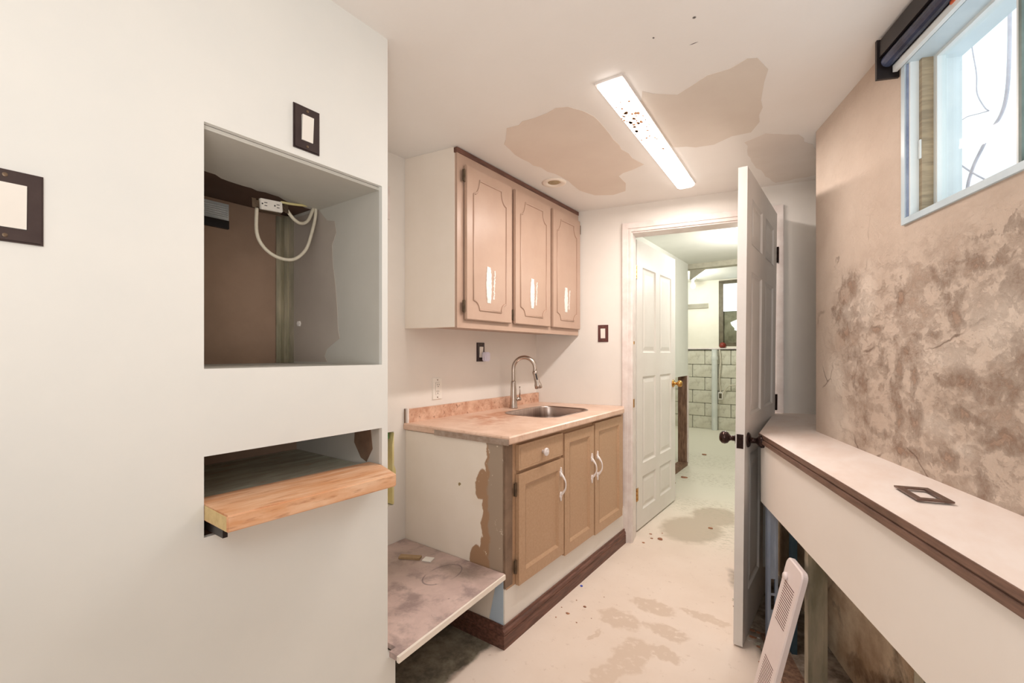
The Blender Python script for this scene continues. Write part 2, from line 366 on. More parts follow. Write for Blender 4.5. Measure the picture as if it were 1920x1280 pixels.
def tube(bm, pts, r, n=10, closed=False):
    pts = [Vector(p) for p in pts]; rs = r if isinstance(r, (list, tuple)) else [r] * len(pts)
    loops = []; up = None; m = len(pts)
    for i, p in enumerate(pts):
        if closed: t = pts[(i + 1) % m] - pts[i - 1]
        else: t = pts[min(i + 1, m - 1)] - pts[max(i - 1, 0)]
        t.normalize()
        if up is None: up = Vector((0, 0, 1)) if abs(t.z) < .9 else Vector((1, 0, 0))
        s_ = t.cross(up); s_.normalize(); up = s_.cross(t); up.normalize()
        loops.append([p + (s_ * math.cos(a) + up * math.sin(a)) * rs[i] for a in (2 * math.pi * k / n for k in range(n))])
    if closed:
        rings = [[bm.verts.new(q) for q in L] for L in loops]
        for a in range(m):
            A, B = rings[a], rings[(a + 1) % m]
            for i in range(n): bm.faces.new((A[i], A[(i + 1) % n], B[(i + 1) % n], B[i]))
    else: loft(bm, loops)
    return bm
def lathe(bm, prof, M4=None, n=24):                 # prof: (radius, height) along local z
    loops = [[Vector((r * math.cos(2 * math.pi * k / n), r * math.sin(2 * math.pi * k / n), z)) for k in range(n)] for r, z in prof]
    if M4 is not None: loops = [[M4 @ p for p in L] for L in loops]
    loft(bm, loops); return bm
def smoothpath(pts, k=6):
    P = [Vector(p) for p in pts]; out = []
    for i in range(len(P) - 1):
        p0 = P[max(i - 1, 0)]; p1 = P[i]; p2 = P[i + 1]; p3 = P[min(i + 2, len(P) - 1)]
        for j in range(k):
            t = j / k
            out.append(.5 * ((2 * p1) + (-p0 + p2) * t + (2 * p0 - 5 * p1 + 4 * p2 - p3) * t * t + (-p0 + 3 * p1 - 3 * p2 + p3) * t ** 3))
    out.append(P[-1]); return out
def holed(x0, x1, z0, z1, holes, y0, y1, bm=None):  # slab in local xz, thickness y0..y1, with through holes
    bm = bm or bmesh.new()
    xs = sorted({x0, x1, *[h[0] for h in holes], *[h[1] for h in holes]}); zs = sorted({z0, z1, *[h[2] for h in holes], *[h[3] for h in holes]})
    def inh(x, z): return any(h[0] < x < h[1] and h[2] < z < h[3] for h in holes)
    vs = {}
    def v(x, y, z):
        k = (round(x, 6), round(y, 6), round(z, 6))
        if k not in vs: vs[k] = bm.verts.new((x, y, z))
        return vs[k]
    nx, nz = len(xs) - 1, len(zs) - 1
    solid = lambda i, j: 0 <= i < nx and 0 <= j < nz and not inh((xs[i] + xs[i + 1]) / 2, (zs[j] + zs[j + 1]) / 2)
    for i in range(nx):
        for j in range(nz):
            if not solid(i, j): continue
            a, b, c, d = xs[i], xs[i + 1], zs[j], zs[j + 1]
            bm.faces.new((v(a, y0, c), v(b, y0, c), v(b, y0, d), v(a, y0, d)))
            bm.faces.new((v(a, y1, c), v(a, y1, d), v(b, y1, d), v(b, y1, c)))
            if not solid(i - 1, j): bm.faces.new((v(a, y0, c), v(a, y0, d), v(a, y1, d), v(a, y1, c)))
            if not solid(i + 1, j): bm.faces.new((v(b, y0, c), v(b, y1, c), v(b, y1, d), v(b, y0, d)))
            if not solid(i, j - 1): bm.faces.new((v(a, y0, c), v(a, y1, c), v(b, y1, c), v(b, y0, c)))
            if not solid(i, j + 1): bm.faces.new((v(a, y0, d), v(b, y0, d), v(b, y1, d), v(a, y1, d)))
    return bm
def raised(a, b, c, d, prof, yf, sgn, bm):          # panel in hole (x a..b, z c..d); prof = (inset, depth) from the face yf
    L = [[(a + i, yf + sgn * dp, c + i), (b - i, yf + sgn * dp, c + i), (b - i, yf + sgn * dp, d - i), (a + i, yf + sgn * dp, d - i)] for i, dp in prof]
    loft(bm, L, False, True)
def frame_mat(origin, xdir, zdir=(0, 0, 1)):        # local x along xdir, local z up, local y = z x x
    x = Vector(xdir).normalized(); z = Vector(zdir).normalized(); y = z.cross(x).normalized(); z = x.cross(y).normalized()
    m = Matrix((x, y, z)).transposed().to_4x4(); m.translation = Vector(origin); return m
def jag(pts, amp, step, seed=1):                    # ragged outline between given (a,b) corners
    rnd = random.Random(seed); out = []
    for i, p in enumerate(pts):
        q = pts[(i + 1) % len(pts)]; L = math.dist(p, q); n = max(1, int(L / step))
        for k in range(n):
            t = k / n; out.append((p[0] + (q[0] - p[0]) * t + (rnd.uniform(-amp, amp) if k else 0), p[1] + (q[1] - p[1]) * t + (rnd.uniform(-amp, amp) if k else 0)))
    return out

# ------------------------------------------------------------------ reference lines of the room
CZ = 2.23                       # ceiling height
XL = -1.145                     # face of the wall with the niches
XB = -1.78                     # wall behind the cabinets
D = Vector((.3706, -.9288)); N = Vector((.9288, .3706))      # stripped wall: towards the camera, into the wall
R0 = Vector((-.086, 2.415)); P0 = Vector((-.28, 2.22))       # stripped wall corner, knee wall corner
def fwY(x): return 2.82 + .193 * (x + 1.469)
FWD = Vector((1, .193, 0)).normalized()
def KW(t, o, z): p = P0 + D * t + N * o; return Vector((p.x, p.y, z))

# floor / ceiling
struct('floor', boxbm((-4, -2, -.1), (2.2, 8.3, 0)), FLOOR, 'worn cream painted concrete floor with bare patches')
c = struct('ceiling', prism([(-1.9, -2.05), (1.98, -2.05), (1.98, -1.95), (.05, 2.44), (.12, 3.13), (-1.9, 2.74)], CZ, CZ + .08), CEIL, 'white ceiling with beige skim coat patches')

def jagline(P, amp, step, seed):
    return jag(P, amp, step, seed)
PA = [(-1.176, 1.586), (-1.03, 1.585), (-.92, 1.57), (-.876, 1.591), (-.84, 1.66), (-.826, 1.72), (-.835, 1.9), (-.852, 2.075), (-.846, 2.20), (-.825, 2.309), (-.90, 2.34), (-.992, 2.379), (-1.0, 2.5), (-1.05, 2.62), (-1.136, 2.64), (-1.23, 2.58), (-1.27, 2.45), (-1.256, 2.188), (-1.297, 1.983), (-1.30, 1.82), (-1.276, 1.70)]
PB = [(-.60, 1.66), (-.571, 1.70), (-.50, 1.76), (-.455, 1.739), (-.38, 1.70), (-.306, 1.705), (-.25, 1.68), (-.222, 1.695), (-.201, 1.787), (-.234, 1.92), (-.25, 2.05), (-.276, 2.17), (-.32, 2.25), (-.395, 2.24), (-.48, 2.28), (-.557, 2.26), (-.64, 2.20), (-.67, 2.105), (-.665, 1.95), (-.66, 1.80)]
link('skim_shade_patch', prism(jagline(PA, .010, .045, 2), CZ - .0012, CZ + .001), PATCH, c)['label'] = 'beige skim coat patch beside the strip lamp'
link('skim_shade_patch', prism(jagline(PB, .008, .05, 8), CZ - .0012, CZ + .001), PATCH2, c)['label'] = 'grey beige skim coat patch towards the window'
link('skim_shade_patch', prism(jagline([(-.36, 2.34), (-.27, 2.30), (-.15, 2.40), (-.10, 2.6), (-.04, 3.0), (-.30, 3.0), (-.36, 2.7)], .01, .05, 5), CZ - .001, CZ + .001), simple('faint painted ceiling shade', (228, 220, 212), (222, 213, 204), 4, .8), c)  # soft shade along the right wall, painted as a beige patch

# left wall with two openings (local x = world y, facing +x)
LWM = Matrix(((0, 1, 0, 0), (1, 0, 0, 0), (0, 0, 1, 0), (0, 0, 0, 1)))
bm = holed(-2, .92, 0, CZ, [(.415, .898, 1.215, 1.765), (.415, .898, .84, 1.02)], XL - .014, XL)
bmesh.ops.transform(bm, matrix=LWM, verts=bm.verts)
box(bm, (XB, .905, 0), (XL - .014, .92, CZ))
box(bm, (XB, .92, 0), (XL, .95, .2955))
wl = struct('wall_left', bm, PAINT, 'smooth white wall with two box openings')
# upper niche lining
def lining(name, y0, y1, z0, z1, xb, mats, parent):
    t = .01
    link('side_lining', boxbm((xb, y1, z0 - t), (XL - .014, y1 + .006, z1 + t)), mats[0], parent)
    link('side_lining', boxbm((xb, y0 - .006, z0 - t), (XL - .014, y0, z1 + t)), mats[0], parent)
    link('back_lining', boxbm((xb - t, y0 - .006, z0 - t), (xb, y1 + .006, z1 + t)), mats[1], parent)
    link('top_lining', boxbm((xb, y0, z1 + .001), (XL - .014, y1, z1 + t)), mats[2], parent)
    link('bottom_lining', boxbm((xb, y0, z0 - t), (XL - .014, y1, z0 - .001)), mats[3], parent)
lining('niche', .415, .898, 1.215, 1.765, -1.69, (NICHEP, BROWNI, DBROWN, NICHEP), wl)
# ragged drywall strip of the niche ceiling, bare patch of the side
rnd = random.Random(4)
pts = [(-1.159, .415), (-1.159, .898), (-1.505, .898)] + [(-1.505 + .09 * q / 22 + rnd.uniform(-.010, .010), .898 - .483 * q / 22) for q in range(1, 22)] + [(-1.41, .415)]
link('torn_drywall', prism(pts, 1.755, 1.764), NICHEP, wl)
pl = jag([(-1.66, 1.75), (-1.49, 1.75)], 0, 9, 3) 
pl = [(-1.685, 1.22), (-1.685, 1.755), (-1.49, 1.755)] + [(-1.47, 1.735), (-1.44, 1.71), (-1.395, 1.70), (-1.385, 1.66), (-1.41, 1.62), (-1.405, 1.55), (-1.39, 1.48), (-1.38, 1.40), (-1.375, 1.33), (-1.365, 1.30), (-1.40, 1.285), (-1.44, 1.265), (-1.455, 1.24), (-1.44, 1.22)]
link('bare_drywall', slab3([(x, .898, z) for x, z in pl], (0, -.0012, 0)), NPATCH, wl)
bm = bmesh.new(); lathe(bm, [(.011, 0), (.010, .006), (.004, .008)], Matrix.Translation((-1.618, .897, 1.359)) @ Matrix.Rotation(math.pi / 2, 4, 'X'), 6)
link('filled_hole', bm, PASTE, wl)
bm = bmesh.new()
for a, b in (((-1.688, .862, 1.215), (-1.660, .868, 1.757)), ((-1.662, .868, 1.215), (-1.658, .897, 1.757)), ((-1.688, .876, 1.215), (-1.652, .880, 1.757)), ((-1.688, .845, 1.215), (-1.684, .866, 1.757))):
    box(bm, a, b)
link('metal_stud', bm, GALV, wl)
lining('slot', .415, .898, .84, 1.02, -1.64, (NICHEP, BROWNI, BROWNI, DBROWN), wl)
link('bare_drywall', slab3([(-1.20, .898, 1.015), (-1.28, .898, 1.015), (-1.285, .898, .96), (-1.25, .898, .915), (-1.22, .898, .905), (-1.19, .898, .95)], (0, -.0012, 0)), TAUPE_D, wl)

# wall behind cabinets, with a narrow cut-out
bm = holed(.5, 2.9, 0, CZ, [(1.36, 1.466, .505, .865)], XB - .05, XB)
bmesh.ops.transform(bm, matrix=LWM, verts=bm.verts)
wb = struct('wall_back', bm, WARM, 'off white wall behind sink and upper cabinet')
link('cutout_board', boxbm((XB - .09, 1.34, .49), (XB - .05, 1.48, .88)), TAUPE_D, wb)
link('cutout_board', boxbm((XB - .05, 1.362, .83), (XB - .02, 1.455, .864)), GREEN, wb)
bm = slab3([(XB - .04, 1.456, .51), (XB - .04, 1.466, .51), (XB - .04, 1.466, .86), (XB - .04, 1.456, .80)], (.043, 0, 0)); slab3([(XB - .045, 1.37, .51), (XB - .045, 1.456, .51), (XB - .045, 1.456, .80)], (.004, 0, 0), bm)
link('yellow_strip', bm, YELP, wb)
link('torn_drywall', slab3([(XB, 1.466 + .012 * math.sin(k * .5), .70 - .011 * k) for k in range(7)] + [(XB, 1.462, .62)], (.003, 0, 0)), YELP, wb)
bm = boxbm((XB, 1.405, 1.90), (XB + .006, 1.44, 2.06)); box(bm, (XB, 1.40, 1.88), (XB + .004, 1.425, 2.10)); box(bm, (XB, 1.40, 1.74), (XB + .004, 1.418, 1.88))
link('torn_drywall', bm, TRIMP, wb)

# far wall with the doorway
FO = Vector((-1.85, fwY(-1.85), 0)); FWM = frame_mat(FO, FWD)
def fx(x): return (x + 1.85) / FWD.x
WT = .12
bm = holed(0, fx(.10), 0, CZ, [(fx(-1.115), fx(-.325), -.01, 2.05)], 0, WT)
# drop the sliver below the floor
wf = struct('wall_far', bm, WARM, 'off white wall around the open doorway', mw=FWM)
# door jamb and casing
tr = struct('trim_1', holed(fx(-1.125), fx(-.315), .0, 2.058, [(fx(-1.108), fx(-.332), -.01, 2.04)], -.004, WT + .004), TRIMP, 'white painted door jamb', mw=FWM)
bm = bmesh.new()
def casing(x0, x1, zt, wd, yf):
    for lay, (i, d) in enumerate(((0, .010), (.012, .016), (.05, .013))):
        pass
    holed(x0 - wd, x1 + wd, 0, zt + wd, [(x0, x1, -.01, zt)], -yf * .6, 0, bm)
    holed(x0 - wd + .004, x1 + wd - .004, 0, zt + wd - .004, [(x0 + .022, x1 - .022, -.01, zt + .022)] if False else [(x0 - .022, x1 + .022, -.01, zt + .022)], -yf, -yf * .6, bm)
    holed(x0 - .012, x1 + .012, 0, zt + .012, [(x0 - .001, x1 + .001, -.01, zt + .001)], -yf * .85, -yf * .6, bm)
casing(fx(-1.115), fx(-.325), 2.048, .062, .018)
tr2 = struct('trim_2', bm, TRIMP, 'white moulded casing around the doorway', mw=FWM)
bm = bmesh.new(); box(bm, (fx(-1.1085), .03, 1.31), (fx(-1.1035), .05, 1.33)); box(bm, (fx(-1.1085), .02, .89), (fx(-1.1035), .05, .945))
link('strike_plate', bm, BRASS, tr, mw=None).matrix_parent_inverse = Matrix()

# right stripped wall
RWM = frame_mat((R0.x, R0.y, 0), (D.x, D.y, 0))     # local y = z x x
# local +y must point away from the room
sgn = 1 if (RWM.to_3x3() @ Vector((0, 1, 0))).xy.dot(N) > 0 else -1
bm = holed(0, 4.75, .88, CZ, [(.655, 1.62, 1.636, 2.135)], 0, sgn * .14)
bmesh.ops.subdivide_edges(bm, edges=[e for e in bm.edges], cuts=1)
wr = struct('wall_right', bm, PLASTER, 'stripped plaster wall with brown mortar stains', mw=RWM)
bm = bmesh.new()
box(bm, (-.004, sgn * .001, .88), (.002, sgn * .16, CZ))
link('edge_board', bm, GROOVE, wr).matrix_parent_inverse = Matrix()
# foundation behind the knee wall
bm = holed(-.9, 4.75, 0, .88, [], sgn * .02, sgn * .16)
struct('trim_3', bm, FOUND, 'old stained foundation concrete under the ledge', mw=RWM)
# rear closing walls (room continues behind the camera)
struct('wall_rear', boxbm((-1.9, -2.05, 0), (1.98, -2, CZ)), PAINT, 'white wall behind the camera')

# ------------------------------------------------------------------ ledge / knee wall
fa = Vector((-.283, 2.22)); fb = fa + D * 2.9
pts = [(fa.x, fa.y), (fb.x, fb.y), ((R0 + D * 2.9).x, (R0 + D * 2.9).y), (R0.x, R0.y), (R0.x + .25, R0.y + .1), (.2, fwY(.2)), (-.31, fwY(-.31))]
lg = struct('trim_5', prism(pts, .888, .905), LEDGE, 'dusty pinkish ledge on top of the knee wall')
bm = bmesh.new()
for o0, o1, z0, z1 in ((-.006, .02, .889, .9045), (-.002, .02, .884, .889), (-.009, .02, .868, .884)):
    a = [KW(-.002, o0, z0), KW(2.9, o0, z0), KW(2.9, o1, z0), KW(-.002, o1, z0)]
    slab3(a, (0, 0, z1 - z0), bm)
tag(link('edge_moulding', bm, simple('brown ledge moulding', (134, 104, 90), (104, 80, 68), 14, .45, stretch=(2, .5, 8)), lg), 'dark brown grooved moulding')
kwp = struct('wall_knee', slab3([KW(0, .002, .61), KW(2.9, .002, .61), KW(2.9, .014, .61), KW(0, .014, .61)], (0, 0, .262)), simple('knee wall paint', (248, 241, 234), (245, 237, 229), 3, .5), 'cream drywall strip below the ledge with cut lower edge')
# metal studs of the knee wall
def cstud(t, mat, label, holes=(), dp=.09):
    bm = bmesh.new()
    def kb(t0, t1, o0, o1, z0, z1): slab3([KW(t0, o0, z0), KW(t1, o0, z0), KW(t1, o1, z0), KW(t0, o1, z0)], (0, 0, z1 - z0), bm)
    e = dp
    kb(t, t + .032, .016, .018, .0, .886); kb(t, t + .032, e - .002, e, .0, .886)
    kb(t, t + .002, .016, .022, 0, .886); kb(t, t + .002, e - .006, e, 0, .886)
    mid = (.018 + e) / 2; hw = (e - .018) * .22; zz = 0
    for hz in list(holes) + [None]:
        top = hz - .03 if hz else .886
        kb(t + .030, t + .032, .018, e - .002, zz, top)
        if hz:
            kb(t + .030, t + .032, .018, mid - hw, top, hz + .03); kb(t + .030, t + .032, mid + hw, e - .002, top, hz + .03); zz = hz + .03
    kb(t + .032, t + .0335, mid - hw * 1.5, mid - hw * 1.1, .0, .886); kb(t + .032, t + .0335, mid + hw * 1.1, mid + hw * 1.5, 0, .886)
    return tag(link('metal_stud', bm, mat), label, 'stud', 'metal studs of the knee wall')
cstud(.015, BLUEST, 'bluish steel stud at the end of the knee wall behind the open door', (.20, .27), .056)
cstud(.455, GALV, 'greenish galvanised stud behind the leaning white grille', (), .072)
cstud(1.05, GALV, 'galvanised stud nearest the camera under the ledge', (.3,))
tag(link('floor_track', slab3([KW(-.05, .014, .001), KW(2.6, .014, .001), KW(2.6, .092, .001), KW(-.05, .092, .001)], (0, 0, .012)), STUD), 'dirty bottom track under the knee wall studs', 'track')
tag(link('teal_board', slab3([KW(.02, .105, 0.0), KW(.055, .105, 0.0), KW(.055, .125, 0.0), KW(.02, .125, 0.0)], (0, 0, .885)), TEAL), 'narrow teal board standing behind the bluish stud', 'board')
tag(link('drywall_offcut', slab3([KW(-.30, .09, z) for z in (.20, .885)] + [KW(-.12, .09, .885), KW(-.12, .09, .45), KW(-.18, .09, .32), KW(-.25, .09, .22)], (N.x * .012, N.y * .012, 0)), PAINT), 'ragged pale drywall scrap hanging behind the open door under the ledge', 'drywall')

# blank switch plate lying on the ledge
bm = holed(-.0575, .0575, -.035, .035, [(-.041, .041, -.021, .021)], 0, .004)
pm = Matrix.Translation((.161, 1.464, .906)) @ Matrix.Rotation(math.atan2(-.12, .04) , 4, 'Z') @ Matrix.Rotation(math.pi / 2, 4, 'X')
pm = Matrix.Translation((.161, 1.464, .9095)) @ Matrix.Rotation(math.atan2(-.118, .035), 4, 'Z') @ Matrix.Rotation(math.pi / 2, 4, 'X')
tag(link('switch_plate_frame', bm, simple('brown plate metal', (112, 88, 78), (92, 70, 62), 20, .3, metal=.4), mw=pm), 'loose brown switch plate lying flat on the ledge', 'switch plate')

# ------------------------------------------------------------------ window in right wall
def RWp(t, o, z): p = R0 + D * t + N * o; return Vector((p.x, p.y, z))
def rbox(bm, t0, t1, o0, o1, z0, z1): return slab3([RWp(t0, o0, z0), RWp(t1, o0, z0), RWp(t1, o1, z0), RWp(t0, o1, z0)], (0, 0, z1 - z0), bm)
wn = bpy.data.objects.new('window_1', None); wn.location = RWp(1.13, 0, 1.63); COL.objects.link(wn); tag(wn, 'sliding basement window with pale vinyl frame', None, None, 'structure')
def wpart(name, bm, mat, **k):
    o = link(name, bm, mat, wn, **k); o.matrix_parent_inverse = Matrix.Translation(-wn.location); return o
def rframe(t0, t1, z0, z1, w, o0, o1, bm=None):
    bm = bm or bmesh.new()
    rbox(bm, t0, t0 + w, o0, o1, z0, z1); rbox(bm, t1 - w, t1, o0, o1, z0, z1); rbox(bm, t0 + w, t1 - w, o0, o1, z0, z0 + w); rbox(bm, t0 + w, t1 - w, o0, o1, z1 - w, z1); return bm
wpart('outer_frame', rframe(.655, 1.62, 1.636, 2.13, .018, -.008, .05), LEVER)
bm = bmesh.new(); rbox(bm, .673, .679, -.004, .03, 1.654, 2.11); wpart('jamb_channel', bm, simple('slate blue jamb channel', (150, 164, 190), (110, 124, 156), 12, .4))
bm = bmesh.new(); rbox(bm, .679, .700, .022, .055, 1.654, 2.112); wpart('jamb_strip', bm, TANJ)
bm = bmesh.new(); rbox(bm, .679, .686, .0, .022, 1.654, 2.112); wpart('jamb_bead', bm, VINYLW)
bm = bmesh.new(); rbox(bm, 1.05, 1.058, .012, .03, 1.66, 2.11); wpart('sash_seal', bm, simple('grey green seal', (120, 136, 130), (90, 104, 100), 9, .5))
bm = bmesh.new(); rbox(bm, .69, .698, .018, .030, 1.82, 1.875); wpart('sash_latch', bm, VINYLW)
wpart('sash', rframe(.70, 1.05, 1.648, 2.118, .016, .05, .072), VINYLW)
wpart('sash', rframe(1.03, 1.61, 1.648, 2.118, .03, .022, .046), VINYLW)
bm = bmesh.new(); rbox(bm, .715, 1.035, .060, .063, 1.662, 2.104); wpart('pane', bm, GLASS)
bm = bmesh.new(); rbox(bm, 1.058, 1.582, .032, .035, 1.676, 2.09); wpart('pane', bm, GLASS)
bm = bmesh.new(); rbox(bm, .66, 1.62, .0, .16, 1.622, 1.637); wpart('sill', bm, TRIMP)
bm = bmesh.new(); rbox(bm, .655, .662, .05, .141, 1.637, 2.13); wpart('side_reveal', bm, WELL)
bm = bmesh.new(); rbox(bm, .655, 1.62, .05, .141, 2.122, 2.136); wpart('head_reveal', bm, WELL)
bm = prism([(R0 + D * 3 + N * .16).to_tuple(), (R0 + D * .1 + N * .16).to_tuple(), (.20, 2.6), (.42, 3.4), (.62, 9), (5, 9), (5, 0)], 1.45, 1.58); tag(link('snowy_ground', bm, simple('snow', (240, 244, 250), (226, 232, 240), 4, .9)), 'white snowy ground outside the window', 'ground')
def vine(name, pts, r, mat, label):
    bm = tube(bmesh.new(), smoothpath([RWp(*p) for p in pts]), r, 7); return tag(link(name, bm, mat, smooth=True), label, 'branch', 'bare vines outside the window')
# ------------------------------------------------------------------ black blind headrail above window
bl = thing('roller_blind', 'black roller blind headrail along the top of the window', 'blind', RWp(1.1, -.02, 2.2))
def bpart(name, bm, mat):
    o = link(name, bm, mat, bl); o.matrix_parent_inverse = Matrix.Translation(-bl.location); return o
bm = bmesh.new(); rbox(bm, .63, 1.7, -.055, -.004, 2.165, 2.215); bpart('headrail', bm, BLACK)
bpart('roller', tube(bmesh.new(), [RWp(.64, -.035, 2.148), RWp(1.7, -.035, 2.148)], .018, 14), simple('blue black blind roll', (70, 78, 104), (40, 42, 56), 8, .22))
bm = bmesh.new(); rbox(bm, .622, .632, -.06, 0, 2.10, 2.222); bpart('end_bracket', bm, BLACK)
bm = bmesh.new(); rbox(bm, .64, 1.7, -.022, -.010, 2.112, 2.132); bpart('bottom_bar', bm, VINYLW)
bm = bmesh.new(); rbox(bm, .90, .97, -.026, -.009, 2.126, 2.138); bpart('orange_tape', bm, simple('orange tape', (222, 110, 70), None, 8, .5))
VG = 'bare vines outside the window'
vine('vine', [(.08, .5, 1.60), (.08, .5, 1.866), (.109, .5, 1.966), (.159, .5, 2.028), (.206, .5, 2.077), (.255, .5, 2.117), (.279, .5, 2.185), (.288, .5, 2.312), (.29, .5, 2.5)], .006, VINE, 'thick grey vine curving up outside the window')
vine('vine', [(.0, .5, 2.055), (.032, .5, 2.028), (.118, .5, 1.952), (.223, .5, 1.872), (.26, .5, 1.85)], .0032, VINE, 'straight grey vine crossing the thick vine low outside the window')
vine('vine', [(.10, .5, 2.50), (.118, .5, 2.41), (.134, .5, 2.328), (.137, .5, 2.254), (.172, .5, 2.184), (.195, .5, 2.156)], .0022, VINE, 'thin twig hanging down in the upper part of the window view')
vine('vine', [(.02, .5, 2.205), (.06, .5, 2.192), (.089, .5, 2.189), (.146, .5, 2.171), (.19, .5, 2.158)], .0018, VINE, 'thin level twig meeting the hanging twig outside the window')
vine('vine', [(.50, .155, 1.885), (.54, .15, 1.884), (.634, .15, 1.872), (.66, .15, 1.869)], .008, TWIG_REFL, 'short orange reflection of a twig near the left side of the window')  # twig reflection in the pane, modelled as a solid stick outside

# ------------------------------------------------------------------ next room and far room
NR = 'structure'
bm = boxbm((-1.45, 2.99, 2.25), (.4, 5.3, 2.33))
struct('ceiling_next_room', bm, NEXTW, 'dull white ceiling of the next room')
bm = boxbm((-1.45, 5.3, 2.195), (.4, 5.42, 2.33)); slab3([(-1.385, 5.36, 2.2), (-1.20, 5.36, 2.2), (-1.385, 5.36, 2.08)], (0, .02, 0), bm)
struct('trim_6', bm, MORTAR, 'dull beam end across the next room ceiling')
wls = struct('wall_next_room_left', boxbm((-1.394, 3.0, 1.0), (-1.38, 5.27, 2.25)), NEXTW, 'white drywall of the next room cut off above the floor')
struct('wall_next_room_right', boxbm((.35, 3.02, 0), (.4, 8.2, 2.5)), NEXTW, 'white right wall of the next room')
struct('ceiling_far_room', boxbm((-4, 5.4, 2.45), (.4, 8.2, 2.52)), NEXTW, 'white ceiling of the far room')
struct('wall_far_room_left', boxbm((-4.05, 2.9, 0), (-4, 8.3, 2.52)), NEXTW, 'left wall of the far room')
struct('wall_side_store', boxbm((-4, 2.9, 0), (-1.86, 2.95, 2.5)), NEXTW, 'white wall closing the far room')
struct('wall_behind_studs', boxbm((-1.66, 3.0, 0), (-1.64, 5.2, 2.3)), BEIGEB, 'beige board behind the exposed studs')
struct('ceiling_store', boxbm((-4, 2.9, 2.33), (-1.4, 5.45, 2.45)), NEXTW, 'ceiling over the store beside the next room')
struct('wall_light_block', prism([(.05, 2.45), (.09, 2.43), (.16, 3.12), (.11, 3.12)], 0, 2.25), PAINT, 'added white wall blocking sky light behind the stripped wall')  # added to stop sky light leaking past the stripped wall
# exposed studs at the cut wall
for k, y in enumerate((5.20, 4.62, 4.1)):
    tag(link('wood_stud', boxbm((-1.47, y, .04), (-1.382, y + .04, 1.02)), STUD), ['water stained wood stud at the end of the cut wall', 'second water stained wood stud behind the white door', 'third water stained wood stud behind the white door'][k], 'stud', 'wood studs of the cut wall')
tag(link('corner_bead', boxbm((-1.385, 5.245, .02), (-1.372, 5.27, 1.0)), TRIMP), 'pale corner strip beside the end wood stud', 'strip')
tag(link('bottom_plate', boxbm((-1.47, 3.3, .001), (-1.375, 5.24, .04)), STUD), 'dirty bottom plate along the cut wall', 'plate')
bm = bmesh.new(); bmesh.ops.create_icosphere(bm, subdivisions=3, radius=.075)
for v in bm.verts:
    v.co.x *= .9
    v.co.z = max(v.co.z * 1.1, -.10); v.co *= 1 + .10 * math.sin(v.co.x * 40) * math.sin(v.co.y * 33 + v.co.z * 25)
bmesh.ops.translate(bm, vec=(-1.55, 4.90, .105), verts=bm.verts)
tag(link('plastic_bag', bm, WPLAS, smooth=True), 'white bag on the floor behind the exposed studs', 'bag')

# block wall of the far room
YB = 8.0
bw = struct('wall_far_room', boxbm((-4, YB + .06, 0), (.5, YB + .12, 1.33)), MORTAR, 'cream painted concrete block wall of the far room')
mesh = None
rows = [(0, .207), (.213, .420), (.426, .633), (.639, .846), (.852, 1.059), (1.065, 1.30)]
for r, (z0, z1) in enumerate(rows):
    x = -3.6 + (0 if r % 2 else .2)
    while x < .3:
        bm = boxbm((-.1945, -.03, -(z1 - z0) / 2), (.194, .06, (z1 - z0) / 2), .006)
        o = link('concrete_block', bm, BLOCK, bw); o.location = (x, YB + random.uniform(0, .006), (z0 + z1) / 2); x += .396
up = struct('wall_far_room_upper', holed(-4, .5, 1.33, 2.46, [(-1.605, -.9, 1.36, 2.43)], YB - .02, YB + .12), simple('bright cream drywall', (243, 240, 226), (238, 234, 218), 3, .6), 'cream drywall above the block wall')
struct('trim_7', boxbm((-4, YB - .06, 1.315), (.5, YB + .10, 1.335)), TRIMP, 'white ledge on top of the block wall')
w2 = bpy.data.objects.new('window_2', None); w2.location = (-1.25, YB, 1.4); COL.objects.link(w2); tag(w2, 'dark framed basement window of the far room', None, None, 'structure')
def w2p(n, bm, m):
    o = link(n, bm, m, w2); o.matrix_parent_inverse = Matrix.Translation(-w2.location)
DKF = simple('grey brown window frame', (122, 114, 92), (92, 84, 66), 8, .5)
w2p('window_frame', holed(-1.605, -.9, 1.345, 2.43, [(-1.54, -.96, 1.42, 2.375)], YB - .01, YB + .05), DKF)
w2p('pane', boxbm((-1.55, YB + .03, 1.4), (-.95, YB + .04, 2.39)), simple('murky window pane', (150, 150, 128), (110, 108, 88), 5, .15))
w2p('blind', boxbm((-1.545, YB + .0, 1.93), (-.955, YB + .02, 2.375)), GLASSGLOW)  # upper glass, daylight put in as a glowing sheet
bm = bmesh.new(); bmesh.ops.create_icosphere(bm, subdivisions=2, radius=.09)
for v in bm.verts: v.co.y *= .08; v.co.x *= 1 + .4 * math.sin(v.co.z * 40)
bmesh.ops.translate(bm, vec=(-1.33, YB + .02, 1.70), verts=bm.verts); w2p('daylight_glow', bm, LITG)  # white daylight glow on the pane, put in as an emissive blob
w2p('window_bar', boxbm((-1.60, YB - .03, 2.405), (-.95, YB - .01, 2.43)), DKF)
bm = bmesh.new(); lathe(bm, [(.02, 0), (.045, .01), (.052, .04), (.04, .075), (.015, .09)], Matrix.Translation((-1.545, YB - .03, 1.336)))
tag(link('red_pot', bm, REDP, smooth=True), 'small round red pot on the far window ledge', 'pot')
bm = bmesh.new(); box(bm, (-2.12, YB - .035, 2.0), (-1.765, YB - .021, 2.075)); box(bm, (-2.12, YB - .06, 2.0), (-1.765, YB - .035, 2.008))
tag(link('wall_rail', bm, simple('grey wall rail', (176, 172, 156), (160, 156, 140), 8, .6)), 'grey horizontal rail on the cream far wall', 'rail')
